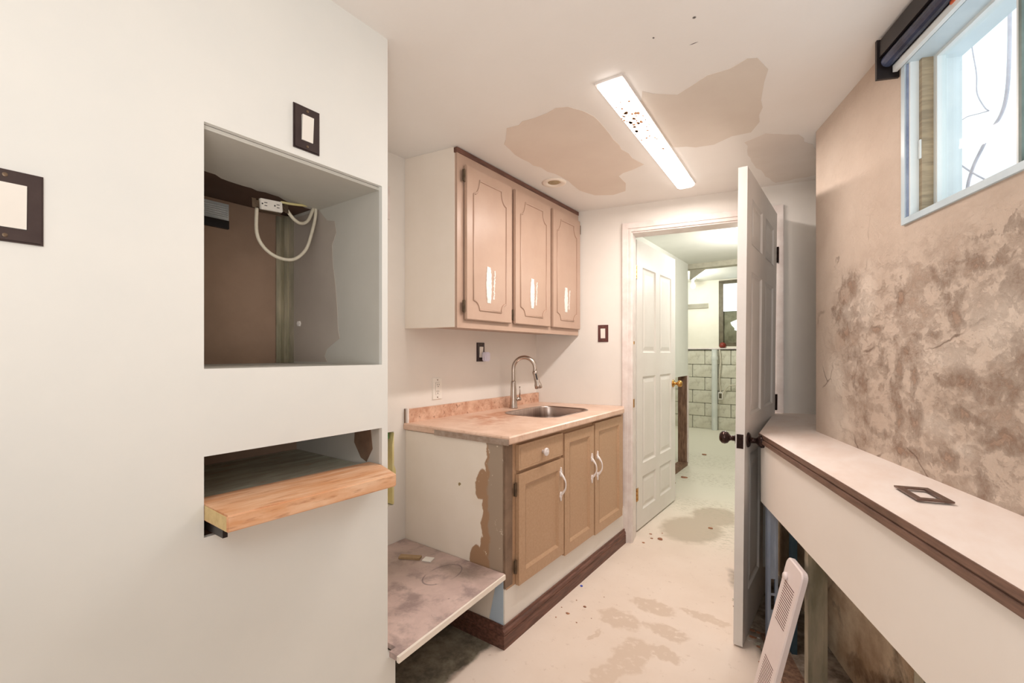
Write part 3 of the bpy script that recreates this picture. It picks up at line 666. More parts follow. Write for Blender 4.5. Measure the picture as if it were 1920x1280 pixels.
bm = bmesh.new(); lathe(bm, [(.045, 0), (.045, 1.31)], Matrix.Translation((-1.655, YB - .085, .0)), 16); lathe(bm, [(.052, 0), (.052, .05)], Matrix.Translation((-1.655, YB - .085, 1.15)), 16)
tag(link('drain_pipe', bm, PVC, smooth=False), 'white vertical pipe in front of the block wall', 'pipe')
jb = thing('junction_box', 'small electrical box with loose cable on the block wall', 'outlet box', (-1.57, YB - .035, .56))
link('box', boxbm((-.035, -.04, -.06), (.035, .0, .06), .004), WPLAS, jb); link('receptacle', boxbm((-.02, -.045, -.04), (.02, -.04, .04)), DKF, jb)
link('cable', tube(bmesh.new(), smoothpath([(0, -.02, .06), (-.02, -.02, .3), (.0, -.02, .55), (-.02, -.01, .76)]), .012, 6), CABLE, jb)
link('cable', tube(bmesh.new(), smoothpath([(.03, -.02, .02), (.12, -.03, .16), (.26, -.03, .17), (.40, -.03, .08), (.6, -.03, .0)]), .012, 6), CABLE, jb)
# bare bulb lamp of far room
lp = thing('ceiling_bulb', 'bright bare bulb below the far room ceiling', 'lamp', (-1.9, 7.55, 2.45))
bm = bmesh.new(); lathe(bm, [(.05, 0), (.05, -.02), (.025, -.03), (.022, -.07)]); link('socket', bm, PORC, lp)
bm = bmesh.new(); lathe(bm, [(.015, -.07), (.034, -.11), (.036, -.135), (.02, -.165), (.004, -.172)]); link('bulb', bm, BULB, lp, smooth=True)

# ------------------------------------------------------------------ doors
def panel_door(name, label, w, h, t, rows, mat, struct_name=None):
    o = bpy.data.objects.new(struct_name or name, None); COL.objects.link(o)
    tag(o, label, None, None, 'structure')
    cols = [(.11, w / 2 - .05), (w / 2 + .05, w - .11)]
    holes = [(a, b, z0, z1) for a, b in cols for z0, z1 in rows]
    link('door_slab', holed(0, w, 0, h, holes, -t / 2, t / 2), mat, o)
    for a, b, z0, z1 in holes:
        bm = bmesh.new()
        prof = [(0, -.001), (.008, .007), (.016, .009), (.045, .002), (.05, .002)]
        raised(a, b, z0, z1, prof, -t / 2, 1, bm); raised(a, b, z0, z1, prof, t / 2, -1, bm)
        link('door_panel', bm, mat, o)
    return o
def knob(parent, x, z, t, mat, side):
    bm = bmesh.new(); Mx = Matrix.Translation((x, side * t / 2, z)) @ Matrix.Rotation(-side * math.pi / 2, 4, 'X')
    lathe(bm, [(.0325, 0), (.0325, .004), (.026, .010), (.013, .013), (.011, .03), (.014, .036), (.024, .043), (.0285, .054), (.027, .066), (.018, .075), (.004, .078)], Mx)
    link('door_knob', bm, mat, parent, smooth=True)
def hinge(parent, x, z, yy, mat, h=.09):
    bm = bmesh.new(); lathe(bm, [(.006, -h / 2), (.006, h / 2)], Matrix.Translation((x, yy, z)), 10)
    box(bm, (x - .035, yy - .002, z - h / 2), (x + .03, yy + .001, z + h / 2))
    for q in (-1, 0, 1): box(bm, (x - .0075, yy - .0075, z + q * h * .3 - .002), (x + .0075, yy + .0075, z + q * h * .3 + .002))
    link('hinge', bm, mat, parent)
# open door towards the camera (hinge at the right jamb): local x from the free edge to the hinge
T = .036
d1 = panel_door('door_1', 'white six panel door standing open into the kitchen', .835, 2.03, T, [(.20, .80), (.97, 1.60), (1.72, 1.92)], DOORP)
d1.matrix_world = Matrix.Translation((-.352, 2.125, .008)) @ Matrix.Rotation(math.radians(88.5), 4, 'Z')
d1.matrix_world = Matrix.Translation((-.352, 2.125, .008)) @ Matrix.Rotation(math.radians(.55), 4, 'Y') @ Matrix.Rotation(math.radians(88.2), 4, 'Z')
knob(d1, .062, .868, T, BRONZE, 1); knob(d1, .062, .868, T, BRONZE, -1)
bm = boxbm((-.0015, -.013, .838), (.001, .013, .898)); box(bm, (-.007, -.007, .858), (0, .007, .878))
for q in (.845, .891): lathe(bm, [(.003, 0), (.003, .0015)], Matrix.Translation((-.003, 0, q)) @ Matrix.Rotation(math.pi / 2, 4, 'Y'), 8)
tag(link('latch_plate', bm, BRONZE, d1), 'dark latch plate')
for z in (.965, 1.80): 
    bm = bmesh.new(); lathe(bm, [(.006, -.045), (.006, .045)], Matrix.Translation((.842, -T / 2 - .004, z)), 10)
    box(bm, (.8345, -T / 2, z - .045), (.8375, T / 2 - .004, z + .045)); box(bm, (.838, -T / 2 - .008, z - .045), (.872, -T / 2 - .002, z + .045))
    for q in (-.02, 0, .02): box(bm, (.849, -T / 2 - .0085, z + q - .004), (.861, -T / 2 - .008, z + q + .004))
    tag(link('hinge', bm, BRONZE, d1), 'dark bronze hinge')
bm = bmesh.new(); bm.verts.new((0, 0, 0)); bm.free()
# second door in the next room: local x from hinge to free edge
d2 = panel_door('door_2', 'white six panel door standing open in the next room', .85, 2.03, T, [(.12, .355), (.45, 1.07), (1.24, 1.85)], simple('second door paint', (230, 226, 220), (224, 219, 212), 3, .45))
d2.matrix_world = Matrix.Translation((-1.165, 3.07, .013)) @ Matrix.Rotation(math.radians(88.9), 4, 'Z')
knob(d2, .79, .985, T, BRASS, -1); knob(d2, .79, .985, T, BRASS, 1)
hinge(d2, -.006, 1.8, -T / 2, BRASS); hinge(d2, -.006, .25, -T / 2, BRASS)

# ------------------------------------------------------------------ upper cabinet
def doorbox(w, h, t, frame, prof):
    bm = holed(0, w, 0, h, [(frame, w - frame, frame, h - frame)], -t, 0); raised(frame, w - frame, frame, h - frame, prof, -t, 1, bm)
    return bm
# doors are built in local xz with the face towards -y, then turned to face +x
def facing(x, y, z): return Matrix.Translation((x, y, z)) @ Matrix.Rotation(math.pi / 2, 4, 'Z')
uc = thing('upper_cabinet', 'taupe three door wall cabinet under the ceiling', 'cabinet', (XB, 1.585, 1.375))
def up_(name, bm, mat, label=None, parent=uc, **k):
    o = link(name, bm, mat, parent, **k)
    if label: tag(o, label)
    return o
Lc = (-XB, -1.585, -1.375)
def W2(bm, off=Lc): bmesh.ops.translate(bm, vec=off, verts=bm.verts); return bm
XF = -1.47
bm = bmesh.new(); box(bm, (XB + .001, 1.60, 1.385), (XF - .018, 2.765, 2.20)); up_('carcass', W2(bm), TAUPE)
bm = prism([(XB + .001, 1.537), (XF - .014, 1.583), (XF - .014, 1.599), (XB + .001, 1.599)], 1.375, 2.2295); up_('side_panel', W2(bm), CREAM, 'cream side panel')
bm = holed(1.588, 2.815, 1.372, 2.205, [(1.66, 1.99, 1.42, 2.14), (2.06, 2.40, 1.42, 2.14), (2.46, 2.79, 1.42, 2.14)], XF - .018, XF)
bmesh.ops.transform(bm, matrix=LWM, verts=bm.verts)
up_('face_frame', W2(bm), TAUPE)
bm = boxbm((XF - .016, 1.582, 2.203), (XF + .004, 2.815, 2.226)); up_('top_trim', W2(bm), DARKW, 'dark strip against the ceiling')
def ogee(w, h, i=.052, c=.045, ct=.075):
    x0, x1, z0, z1 = i, w - i, i, h - i; p = []
    def arc(cx, cz, r, a0, a1, rz=None):
        rz = rz or r
        for k in range(7):
            a = math.radians(a0 + (a1 - a0) * k / 6); p.append((cx + r * math.cos(a), -.001, cz + rz * math.sin(a)))
    arc(x0, z0, c, 90, 0); p.append((x1 - c, -.001, z0)); arc(x1, z0, c, 180, 90)
    arc(x1, z1, c, 270, 180, ct); arc(x0, z1, c, 360, 270, ct)
    return p
for k, (y0, y1) in enumerate(((1.632, 2.005), (2.035, 2.415), (2.440, 2.808))):
    w_, h_ = y1 - y0, .745
    bm = boxbm((0, 0, 0), (w_, .018, h_), .004)
    d = up_('door', bm, TAUPE); d.matrix_local = Matrix.Translation(Lc) @ Matrix.Translation((XF + .02, y0, 1.412)) @ Matrix.Rotation(math.pi / 2, 4, 'Z')
    pth = ogee(w_, h_)
    tube_bm = tube(bmesh.new(), pth, .0042, 8, closed=True)
    o = link('moulding', tube_bm, TAUPE, d, smooth=True); 
    pth2 = [(x + (w_ / 2 - x) * .03, -.0004, z + (h_ / 2 - z) * .012) for x, _, z in pth]
    o = link('groove', tube(bmesh.new(), pth2, .0016, 6, closed=True), GROOVE, d)
    # glue left where a handle was removed
    rnd = random.Random(k + 3); cx = .17 if k < 2 else .165; cz = .185; hh = .092 - .006 * k
    L = []; R = []
    for q in range(22):
        z = cz - hh + 2 * hh * q / 21; f = math.sin(math.pi * min(max(q / 21, .08), .92)) ** .35
        L.append((cx - .019 * f - rnd.uniform(0, .004), 0, z)); R.append((cx + .018 * f + rnd.uniform(0, .005), 0, z + rnd.uniform(-.002, .002)))
    bm = slab3(L + R[::-1], (0, -.003, 0))
    for q in range(16):
        z = cz - hh * .72 + hh * 1.5 * q / 15; x = cx + .042 + (q * .0006) + rnd.uniform(-.002, .002)
        box(bm, (x - rnd.uniform(.003, .009), -.002, z - .004), (x + rnd.uniform(.002, .005), 0, z + rnd.uniform(.003, .007)))
    tag(link('glue_patch', bm, PASTE, d), 'white glue residue where the handle was')
def small_hinge(parent, M4, mat):
    bm = boxbm((-.011, -.003, -.028), (.011, .0, .028), .001); lathe(bm, [(.0045, -.03), (.0045, .03)], Matrix.Translation((0, -.004, 0)), 8)
    for q in (-.018, .018): lathe(bm, [(.0035, 0), (.0035, .0015)], Matrix.Translation((-.006, -.003, q)) @ Matrix.Rotation(math.pi / 2, 4, 'X'), 8)
    o = link('hinge', bm, mat, parent); o.matrix_local = M4
for (y, z) in ((1.622, 2.10), (1.622, 1.475), (2.02, 1.46), (2.812, 2.10)):
    small_hinge(uc, Matrix.Translation(Lc) @ Matrix.Translation((XF + .012, y, z)) @ Matrix.Rotation(math.pi / 2, 4, 'Z'), OLDHINGE)

# ------------------------------------------------------------------ base cabinet
XC = -1.158
bc = thing('base_cabinet', 'brown base cabinet with chipped cream side and drawer', 'cabinet', (0, 0, 0))
link('carcass', boxbm((XB + .002, 1.56, .24), (XC - .02, 2.84, .68)), TAUPE2, bc)
link('side_panel', holed(XB + .001, XC - .006, .002, .862, [], 1.54, 1.556), SIDE, bc)['label'] = 'cream side panel with paint chipped off to brown'
bm = holed(1.558, 2.845, .235, .862, [(1.64, 2.0, .74, .84), (1.64, 2.0, .27, .70), (2.05, 2.36, .27, .83), (2.40, 2.78, .27, .83)], XC - .02, XC)
bmesh.ops.transform(bm, matrix=LWM, verts=bm.verts); link('face_frame', bm, TAUPE2, bc)
link('corner_stile', boxbm((XC - .022, 1.545, .245), (XC + .003, 1.602, .860), .002), TAUPE_D, bc)['label'] = 'worn darker corner stile'
link('toe_panel', boxbm((XC - .03, 1.548, .001), (XC - .001, 2.86, .24)), WARM, bc)
cprof = [(0, -.0005), (.014, .0085), (.06, .0085)]
def bdoor(y0, y1, z0, z1, fr=.052):
    d = link('door', doorbox(y1 - y0, z1 - z0, .018, fr, cprof), TAUPE2, bc)
    d.matrix_local = Matrix.Translation((XC + .0015, y0, z0)) @ Matrix.Rotation(math.pi / 2, 4, 'Z'); return d
def handle(door, x, z):
    bm = bmesh.new()
    path = smoothpath([(0, -.019, -.052), (0, -.030, -.042), (0, -.044, -.022), (0, -.048, 0), (0, -.044, .022), (0, -.030, .042), (0, -.019, .052)], 5)
    n = len(path); tube(bm, path, [.0055 + .0022 * math.cos(2 * math.pi * (i / (n - 1))) for i in range(n)], 10)
    for s_ in (-1, 1):
        for dz, r, hh in ((.052, .010, .016), (.068, .0075, .012), (.078, .004, .008)):
            m4 = Matrix.Translation((0, -.0195, s_ * dz)) @ Matrix.Diagonal((r, .005, hh, 1))
            bmesh.ops.create_icosphere(bm, subdivisions=2, radius=1, matrix=m4)
        for sx in (-1, 1):
            bmesh.ops.create_icosphere(bm, subdivisions=2, radius=1, matrix=Matrix.Translation((sx * .007, -.0195, s_ * .060)) @ Matrix.Diagonal((.005, .004, .008, 1)))
    o = link('handle', bm, PORC, door, smooth=True); o.location = (x, 0, z); o['label'] = 'white ornate curved handle'
d = bdoor(1.626, 2.022, .232, .718); handle(d, .365, .36)
d = bdoor(2.034, 2.372, .215, .838); handle(d, .310, .385)
d = bdoor(2.388, 2.790, .205, .848); handle(d, .030, .395)
dr = link('drawer', doorbox(.388, .112, .018, .012, [(0, -.0005), (.002, .0), (.02, .0)]), TAUPE2, bc); dr.matrix_local = Matrix.Translation((XC + .0015, 1.626, .735)) @ Matrix.Rotation(math.pi / 2, 4, 'Z')
bm = bmesh.new(); lathe(bm, [(.008, 0), (.007, .008), (.016, .014), (.0195, .020), (.0185, .025), (.013, .0265), (.011, .0255), (.006, .0285), (.001, .029)], Matrix.Rotation(math.pi / 2, 4, 'X'))
kn = link('knob', bm, PORC, dr, smooth=True); kn.location = (.195, -.018, .052); kn['label'] = 'round white knob'
for z in (.655, .318): small_hinge(bc, Matrix.Translation((XC + .008, 1.612, z)) @ Matrix.Rotation(math.pi / 2, 4, 'Z'), OLDHINGE)
link('blue_plaster', slab3([(-1.159, 1.5395, .09), (-1.159, 1.5395, .285), (-1.195, 1.5395, .275), (-1.235, 1.5395, .10)], (0, -.001, 0)), BLUEP, bc)['label'] = 'pale blue plaster corner'

# baseboards
def base(name, a, b, n, h, mat, label):
    a = Vector(a); b = Vector(b); n = Vector(n); bm = bmesh.new()
    prof = [(0, 0), (.014, 0), (.014, h * .55), (.011, h * .60), (.014, h * .66), (.012, h * .80), (.006, h * .86), (.006, h), (0, h)]
    loft(bm, [[(p.x + n.x * o, p.y + n.y * o, z) for o, z in prof] for p in (a, b)])
    return struct(name, bm, mat, label)
base('baseboard_left', (XC + .0, 1.5252, .001), (XC + .0, 2.862, .001), (1, 0, 0), .092, DARKW, 'dark brown moulded baseboard below the base cabinet')
base('baseboard_side', (XB + .001, 1.539, .001), (XC, 1.539, .001), (0, -1, 0), .095, DARKW, 'dark brown baseboard return under the platform')

# ------------------------------------------------------------------ countertop, sink, faucet
def rrect(cx, cy, w, h, r, z, n=6):
    p = []
    for qx, qy, a0 in ((1, 1, 0), (-1, 1, 90), (-1, -1, 180), (1, -1, 270)):
        for k in range(n + 1):
            a = math.radians(a0 + 90 * k / n); p.append((cx + qx * (w / 2 - r) + r * math.cos(a), cy + qy * (h / 2 - r) + r * math.sin(a), z))
    return p
SX, SY, SW, SH = -1.425, 2.335, .355, .49
ct = thing('countertop', 'mottled pinkish laminate countertop with backsplash', 'countertop', (0, 0, 0))
def ctop(z, inset=0):
    return [(XB + .001, 1.528 + inset, z), (-1.118 - inset, 1.528 + inset, z), (-1.118 - inset, 2.77, z), (-1.165, fwY(-1.165) - .002, z), (XB + .001, fwY(XB) - .002, z)]
bm = bmesh.new()
hole = rrect(SX, SY, SW, SH, .09, .9)
loops = []
for z, i in ((.866, .004), (.872, 0), (.894, 0), (.90, .005)): loops.append([bm.verts.new(p) for p in ctop(z, i)])
for A, B in zip(loops, loops[1:]):
    for i in range(5): bm.faces.new((A[i], A[(i + 1) % 5], B[(i + 1) % 5], B[i]))
ht = [bm.verts.new(p) for p in hole]; hb = [bm.verts.new((x, y, .866)) for x, y, z in hole]
n = len(ht)
for i in range(n): bm.faces.new((hb[i], hb[(i + 1) % n], ht[(i + 1) % n], ht[i]))
for outer, inner in ((loops[-1], ht), (loops[0], hb)):
    es = []
    for R_ in (outer, inner):
        for i in range(len(R_)):
            e = bm.edges.get((R_[i], R_[(i + 1) % len(R_)])) or bm.edges.new((R_[i], R_[(i + 1) % len(R_)])); es.append(e)
    bmesh.ops.triangle_fill(bm, edges=es, use_beauty=True)
link('worktop', bm, LAMT, ct)
bm = slab3([(XB + .001, 1.545, .9), (XB + .021, 1.545, .9), (XB + .021, fwY(XB + .02) - .003, .9), (XB + .001, fwY(XB) - .003, .9)], (0, 0, .068))
link('backsplash', bm, LAM, ct)['label'] = 'darker mottled backsplash strip'
link('end_cap', boxbm((XB + .001, 1.535, .868), (XB + .022, 1.545, .972)), TRIMP, ct)
link('end_cap', boxbm((XB + .001, 1.532, .866), (XB + .008, 1.5352, .97)), TAUPE_D, ct)
link('edge_band', boxbm((-1.56, 1.5262, .862), (-1.122, 1.5282, .888), 0), simple('peeled edge', (178, 160, 146), (150, 128, 112), 30, .6), ct)

sk = thing('sink', 'stainless steel sink bowl set in the countertop', 'sink', (SX, SY, .9))
bm = bmesh.new()
spec = [(.020, .0015, .10), (.019, .0035, .10), (0, .003, .09), (-.006, -.004, .088), (-.012, -.06, .085), (-.02, -.13, .08), (-.05, -.152, .07), (-.14, -.158, .06), (-.26, -.160, .03)]
spec = [(-.001, -.022, .09), (.0, -.001, .09), (.012, .001, .10), (.012, .0025, .10), (-.003, .0025, .09), (-.008, -.006, .088), (-.014, -.06, .085), (-.022, -.115, .08), (-.06, -.132, .07), (-.14, -.136, .06), (-.27, -.138, .02)]
loft(bm, [rrect(0, 0, SW + a, SH + a, r_, z) for a, z, r_ in spec], False, True)
link('bowl', bm, STEEL, sk, smooth=True)
bm = bmesh.new(); lathe(bm, [(.040, -.137), (.040, -.134), (.030, -.135), (.028, -.1375), (.004, -.1375)]); link('drain', bm, STEEL2, sk)

FX, FY = -1.685, 2.345
fc = thing('faucet', 'satin nickel gooseneck pull-down faucet behind the sink', 'faucet', (FX, FY, .9015))
bm = bmesh.new(); lathe(bm, [(.027, 0), (.027, .004), (.024, .01), (.022, .05), (.0195, .11), (.0155, .165), (.0145, .17)]); link('body', bm, STEEL2, fc, smooth=True)
dirn = Vector((.93, .37, 0)); pts = [(0, 0, .16), (0, 0, .22)]
for k in range(0, 13):
    a = math.pi - math.pi * 1.08 * k / 12; c_ = .070; pts.append((dirn.x * (c_ + c_ * math.cos(a)), dirn.y * (c_ + c_ * math.cos(a)), .25 + .072 * math.sin(a)))
link('spout', tube(bmesh.new(), smoothpath(pts, 3), .0125, 14), STEEL2, fc, smooth=True)
e = Vector(pts[-1]); dn = Vector((.25 * dirn.x, .25 * dirn.y, -1)).normalized()
m4 = Matrix.Translation(e) @ Vector((0, 0, 1)).rotation_difference(dn).to_matrix().to_4x4()
bm = bmesh.new(); lathe(bm, [(.0135, -.004), (.0165, .0), (.0165, .01), (.015, .03), (.017, .065), (.0235, .085), (.0235, .105), (.019, .109), (.017, .104)], m4); link('spray_head', bm, STEEL2, fc, smooth=True)
bm = bmesh.new(); box(bm, (-.004, -.022, .012), (.004, -.013, .052), 0, m4); link('spray_button', bm, BLACK, fc)
bm = bmesh.new(); lathe(bm, [(.013, 0), (.013, .036), (.010, .040)], Matrix.Translation((0.015, 0.012, .055)) @ Matrix.Rotation(math.radians(90), 4, (1, 0, 0)) @ Matrix.Rotation(math.pi, 4, 'X')); 
link('lever_hub', bm, STEEL2, fc, smooth=True)
link('lever', tube(bmesh.new(), [(.015, .045, .06), (.017, .048, .10), (.014, .050, .135)], [.0045, .004, .0035], 8), STEEL2, fc, smooth=True)

# ------------------------------------------------------------------ switches and outlets
def plate(name, label, cat, mw, w_, h_, pm, opening=(.033, .067), rock=WPLAS, group=None):
    t = thing(name, label, cat, mw=mw, group=group)
    a, b = opening[0] / 2, opening[1] / 2
    bm = holed(-w_ / 2 + .003, w_ / 2 - .003, -h_ / 2 + .003, h_ / 2 - .003, [(-a, a, -b, b)], -.006, -.003)
    holed(-w_ / 2, w_ / 2, -h_ / 2, h_ / 2, [(-a, a, -b, b)], -.003, 0, bm)
    link('cover_plate', bm, pm, t)
    if rock:
        bm = bmesh.new(); loft(bm, [[(-a + .001, -.002, -b + .001), (a - .001, -.002, -b + .001), (a - .001, -.002, b - .001), (-a + .001, -.002, b - .001)],
                                    [(-a + .001, -.007, -b + .001), (a - .001, -.007, -b + .001), (a - .001, -.0115, b - .001), (-a + .001, -.0115, b - .001)]])
        link('rocker', bm, rock, t)
    for s_ in (-1, 1):
        bm = bmesh.new(); lathe(bm, [(.0035, 0), (.0035, .001), (.002, .0015)], Matrix.Translation((0, -.006, s_ * (b + .013))) @ Matrix.Rotation(math.pi / 2, 4, 'X'), 10); link('screw', bm, OLDHINGE, t)
    return t
def onleft(y, z, x=XL): return Matrix.Translation((x, y, z)) @ Matrix.Rotation(math.pi / 2, 4, 'Z')
plate('light_switch', 'dark plate with white rocker above the wall niche', 'switch', onleft(.653, 1.841), .072, .115, SWPL)
plate('light_switch', 'large dark plate with white rocker at the left picture edge', 'switch', onleft(.118, 1.50), .092, .122, SWPL, (.052, .076))
plate('light_switch', 'red brown switch plate beside the doorway', 'switch', FWM @ Matrix.Translation((fx(-1.301), 0, 1.384)), .070, .115, SWRED)
t = plate('light_switch', 'dark switch plate under the upper cabinet', 'switch', onleft(2.13, 1.257, XB), .072, .115, SWPL)
pa = thing('plug_adapter', 'small white night light plugged in under the upper cabinet', 'night light', (XB + .0125, 2.15, 1.229))
bm = boxbm((0, -.022, -.028), (.035, .022, .028), .006); link('body', bm, simple('lilac white plastic', (232, 230, 246), None, 5, .4), pa)
ot = plate('wall_outlet', 'white electrical outlet above the backsplash', 'outlet', onleft(1.761, 1.058, XB), .072, .118, WPLAS, (.034, .068))
def slots(parent, zc, y=-.0122, s=1):
    bm = bmesh.new(); box(bm, (-.0075 * s, y, zc), (-.0055 * s, y + .002, zc + .008)); box(bm, (.0055 * s, y, zc), (.0075 * s, y + .002, zc + .007)); box(bm, (-.002, y, zc - .009), (.002, y + .002, zc - .005))
    return link('contact_slots', bm, BLACK, parent)
slots(ot, .018, -.0116); slots(ot, -.018, -.0092)

# loose receptacle in niche: local x along the wall, z up, face towards the room
rc = thing('loose_receptacle', 'loose white receptacle hanging on cream cable in the niche', 'outlet', mw=Matrix.Translation((-1.45, .708, 1.712)) @ Matrix.Rotation(math.pi / 2, 4, 'Z') @ Matrix.Rotation(math.radians(-4), 4, 'Y'))
bm = boxbm((-.034, -.012, -.0165), (.034, .0, .0165), .002); link('face', bm, WPLAS, rc)
bm = boxbm((-.052, -.003, -.010), (.052, .001, .010)); box(bm, (-.034, .001, -.018), (.034, .026, .018))
for s_ in (-1, 1): box(bm, (s_ * .050 - .006, -.005, -.014), (s_ * .050 + .006, -.003, .014)); lathe(bm, [(.004, 0), (.004, .003)], Matrix.Translation((s_ * .044, -.003, 0)) @ Matrix.Rotation(math.pi / 2, 4, 'X'), 8)
link('mounting_strap', bm, OLDHINGE, rc)
bm = bmesh.new()
for cx in (-.019, .019):
    box(bm, (cx - .004, -.0128, .0035), (cx + .005, -.0118, .0055)); box(bm, (cx - .004, -.0128, -.0055), (cx + .004, -.0118, -.0035)); box(bm, (cx - .012, -.0128, -.002), (cx - .008, -.0118, .002))
link('contact_slots', bm, BLACK, rc)['kind'] = 'stuff'
cb = thing('niche_cable', 'cream electric cable looping from the niche corner', 'cable', (0, 0, 0))
link('cable', tube(bmesh.new(), smoothpath([(-1.45, .668, 1.695), (-1.45, .668, 1.62), (-1.45, .69, 1.578), (-1.452, .735, 1.555), (-1.46, .79, 1.56), (-1.468, .835, 1.60), (-1.475, .86, 1.66), (-1.484, .88, 1.725), (-1.49, .885, 1.765)]), .0055, 8), CABLE, cb, smooth=True)
link('cable', tube(bmesh.new(), smoothpath([(-1.45, .762, 1.712), (-1.46, .79, 1.692), (-1.47, .82, 1.687), (-1.48, .85, 1.705), (-1.49, .876, 1.755)]), .0055, 8), CABLE, cb, smooth=True)
link('cable', tube(bmesh.new(), smoothpath([(-1.455, .745, 1.735), (-1.47, .80, 1.745), (-1.50, .88, 1.766)]), .004, 8), YELP, cb, smooth=True)
# chromed bracket in the niche
br = thing('metal_bracket', 'ribbed shiny metal bracket at the back left of the niche', 'bracket', (-1.689, .60, 1.755))
link('plate', boxbm((0, -.12, -.055), (.004, .085, .0)), simple('bright zinc', (226, 232, 232), (190, 200, 204), 20, .3, metal=.25), br)
for k in range(6): link('rib', boxbm((.004, -.12, -.012 - k * .007), (.009, .080, -.009 - k * .007)), simple('chrome', (226, 232, 234), None, 5, .12, metal=.4) if k == 0 else bpy.data.materials['chrome'], br)
link('lip', boxbm((0, -.12, -.085), (.012, .083, -.058)), BLACK, br)

# ------------------------------------------------------------------ lower slot shelf and plank
tag(link('slot_shelf', boxbm((-1.635, .417, .876), (-1.215, .896, .894)), GPLY), 'greenish weathered plywood shelf inside the lower opening', 'shelf')
pk = thing('wooden_plank', 'orange pine plank jutting out of the lower opening', 'plank', (0, 0, 0))
A = [(-1.205, .4165, .914), (-1.205, .896, .908), (-1.143, .896, .908), (-1.094, .872, .908), (-1.022, .852, .908), (-1.027, .414, .913), (-1.143, .4165, .914)]
bm = slab3(A, (0, 0, -.036)); bmesh.ops.bevel(bm, geom=[e for e in bm.edges], offset=.003, segments=2, affect='EDGES')
link('board', bm, PLANK, pk)
bm = slab3([(-1.0295, .4142, .911), (-1.143, .4162, .912), (-1.143, .4162, .881), (-1.0295, .4142, .880)], (0, -.001, 0)); link('end_grain', bm, ENDG, pk)['label'] = 'pale sawn end'
tag(link('shelf_bracket', boxbm((-1.20, .425, .852), (-1.075, .435, .878)), BLACK), 'dark bracket under the left end of the plank', 'bracket')
tag(link('shelf_bracket', boxbm((-1.20, .82, .866), (-1.06, .835, .871)), BLACK), 'dark bracket under the right end of the plank', 'bracket')

# ------------------------------------------------------------------ platform
pf = thing('platform_board', 'scuffed low board between white wall and base cabinet', 'platform', (0, 0, 0))
link('board', prism([(XB + .002, .9505), (XL + .001, .9505), (XL + .001, .925), (-1.108, .925), (-1.150, 1.536), (XB + .002, 1.536)], .300, .317), PLAT, pf)
link('edge_strip', prism([(-1.108, .925), (-1.098, .925), (-1.143, 1.534), (-1.150, 1.534)], .296, .3155), CREAM, pf)['label'] = 'pale front edge strip'
ws = thing('wood_offcut', 'small brown wooden offcut on the platform', 'offcut', mw=Matrix.Translation((-1.585, 1.40, .3175)) @ Matrix.Rotation(math.radians(28), 4, 'Z'))
link('piece', boxbm((-.05, -.016, 0), (.05, .016, .010), .001), simple('offcut wood', (172, 146, 112), (150, 124, 92), 20, .6, stretch=(1, 8, 1)), ws)
tag(link('white_tile_chip', boxbm((-.022, -.02, 0), (.022, .02, .006), .001), WPLAS, mw=Matrix.Translation((-1.505, 1.435, .3175)) @ Matrix.Rotation(math.radians(20), 4, 'Z')), 'small white square chip beside the wooden offcut', 'chip')

# ------------------------------------------------------------------ leaning white grille
g0 = Vector((-.262, 1.80, .0)); ux = Vector((D.x, D.y, 0)); uz = Vector((.133, -.025, .486)).normalized()
gm = frame_mat(g0, ux, uz)
gl = thing('wall_heater_grille', 'white slotted metal grille leaning on the studs under the ledge', 'grille', mw=gm)
gw, gh, gt = .145, .56, .022
sg = 1 if (gm.to_3x3() @ Vector((0, 1, 0))).xy.dot(N) > 0 else -1      # +sg*y points to the wall
out = [(x + gw / 2, z + gh / 2) for x, z, _ in rrect(0, 0, gw, gh, .022, 0, 5)]
bm = bmesh.new()
def gl_loop(i, y): return [((x - gw / 2) * (1 - 2 * i / gw) + gw / 2, y, (z - gh / 2) * (1 - 2 * i / gh) + gh / 2) for x, z in out]
loft(bm, [gl_loop(0, sg * .012), gl_loop(0, -sg * .002), gl_loop(.004, -sg * .006)], True, True)
link('cover', bm, GRILLEP, gl)
for base_z in (.35, .08):
    for k in range(16):
        z = base_z + k * .0088
        bm = slab3([(.032, -sg * .0064, z), (.118, -sg * .0064, z + .0), (.118, -sg * .0064, z + .0026), (.032, -sg * .0064, z + .0026)], (0, sg * .001, 0)); link('slot', bm, SLOTC, gl)
bm = bmesh.new(); lathe(bm, [(.013, 0), (.013, .008), (.010, .011)], Matrix.Translation((.036, -sg * .006, .50)) @ Matrix.Rotation(sg * math.pi / 2, 4, 'X')); link('control_knob', bm, GRILLEP, gl, smooth=True)

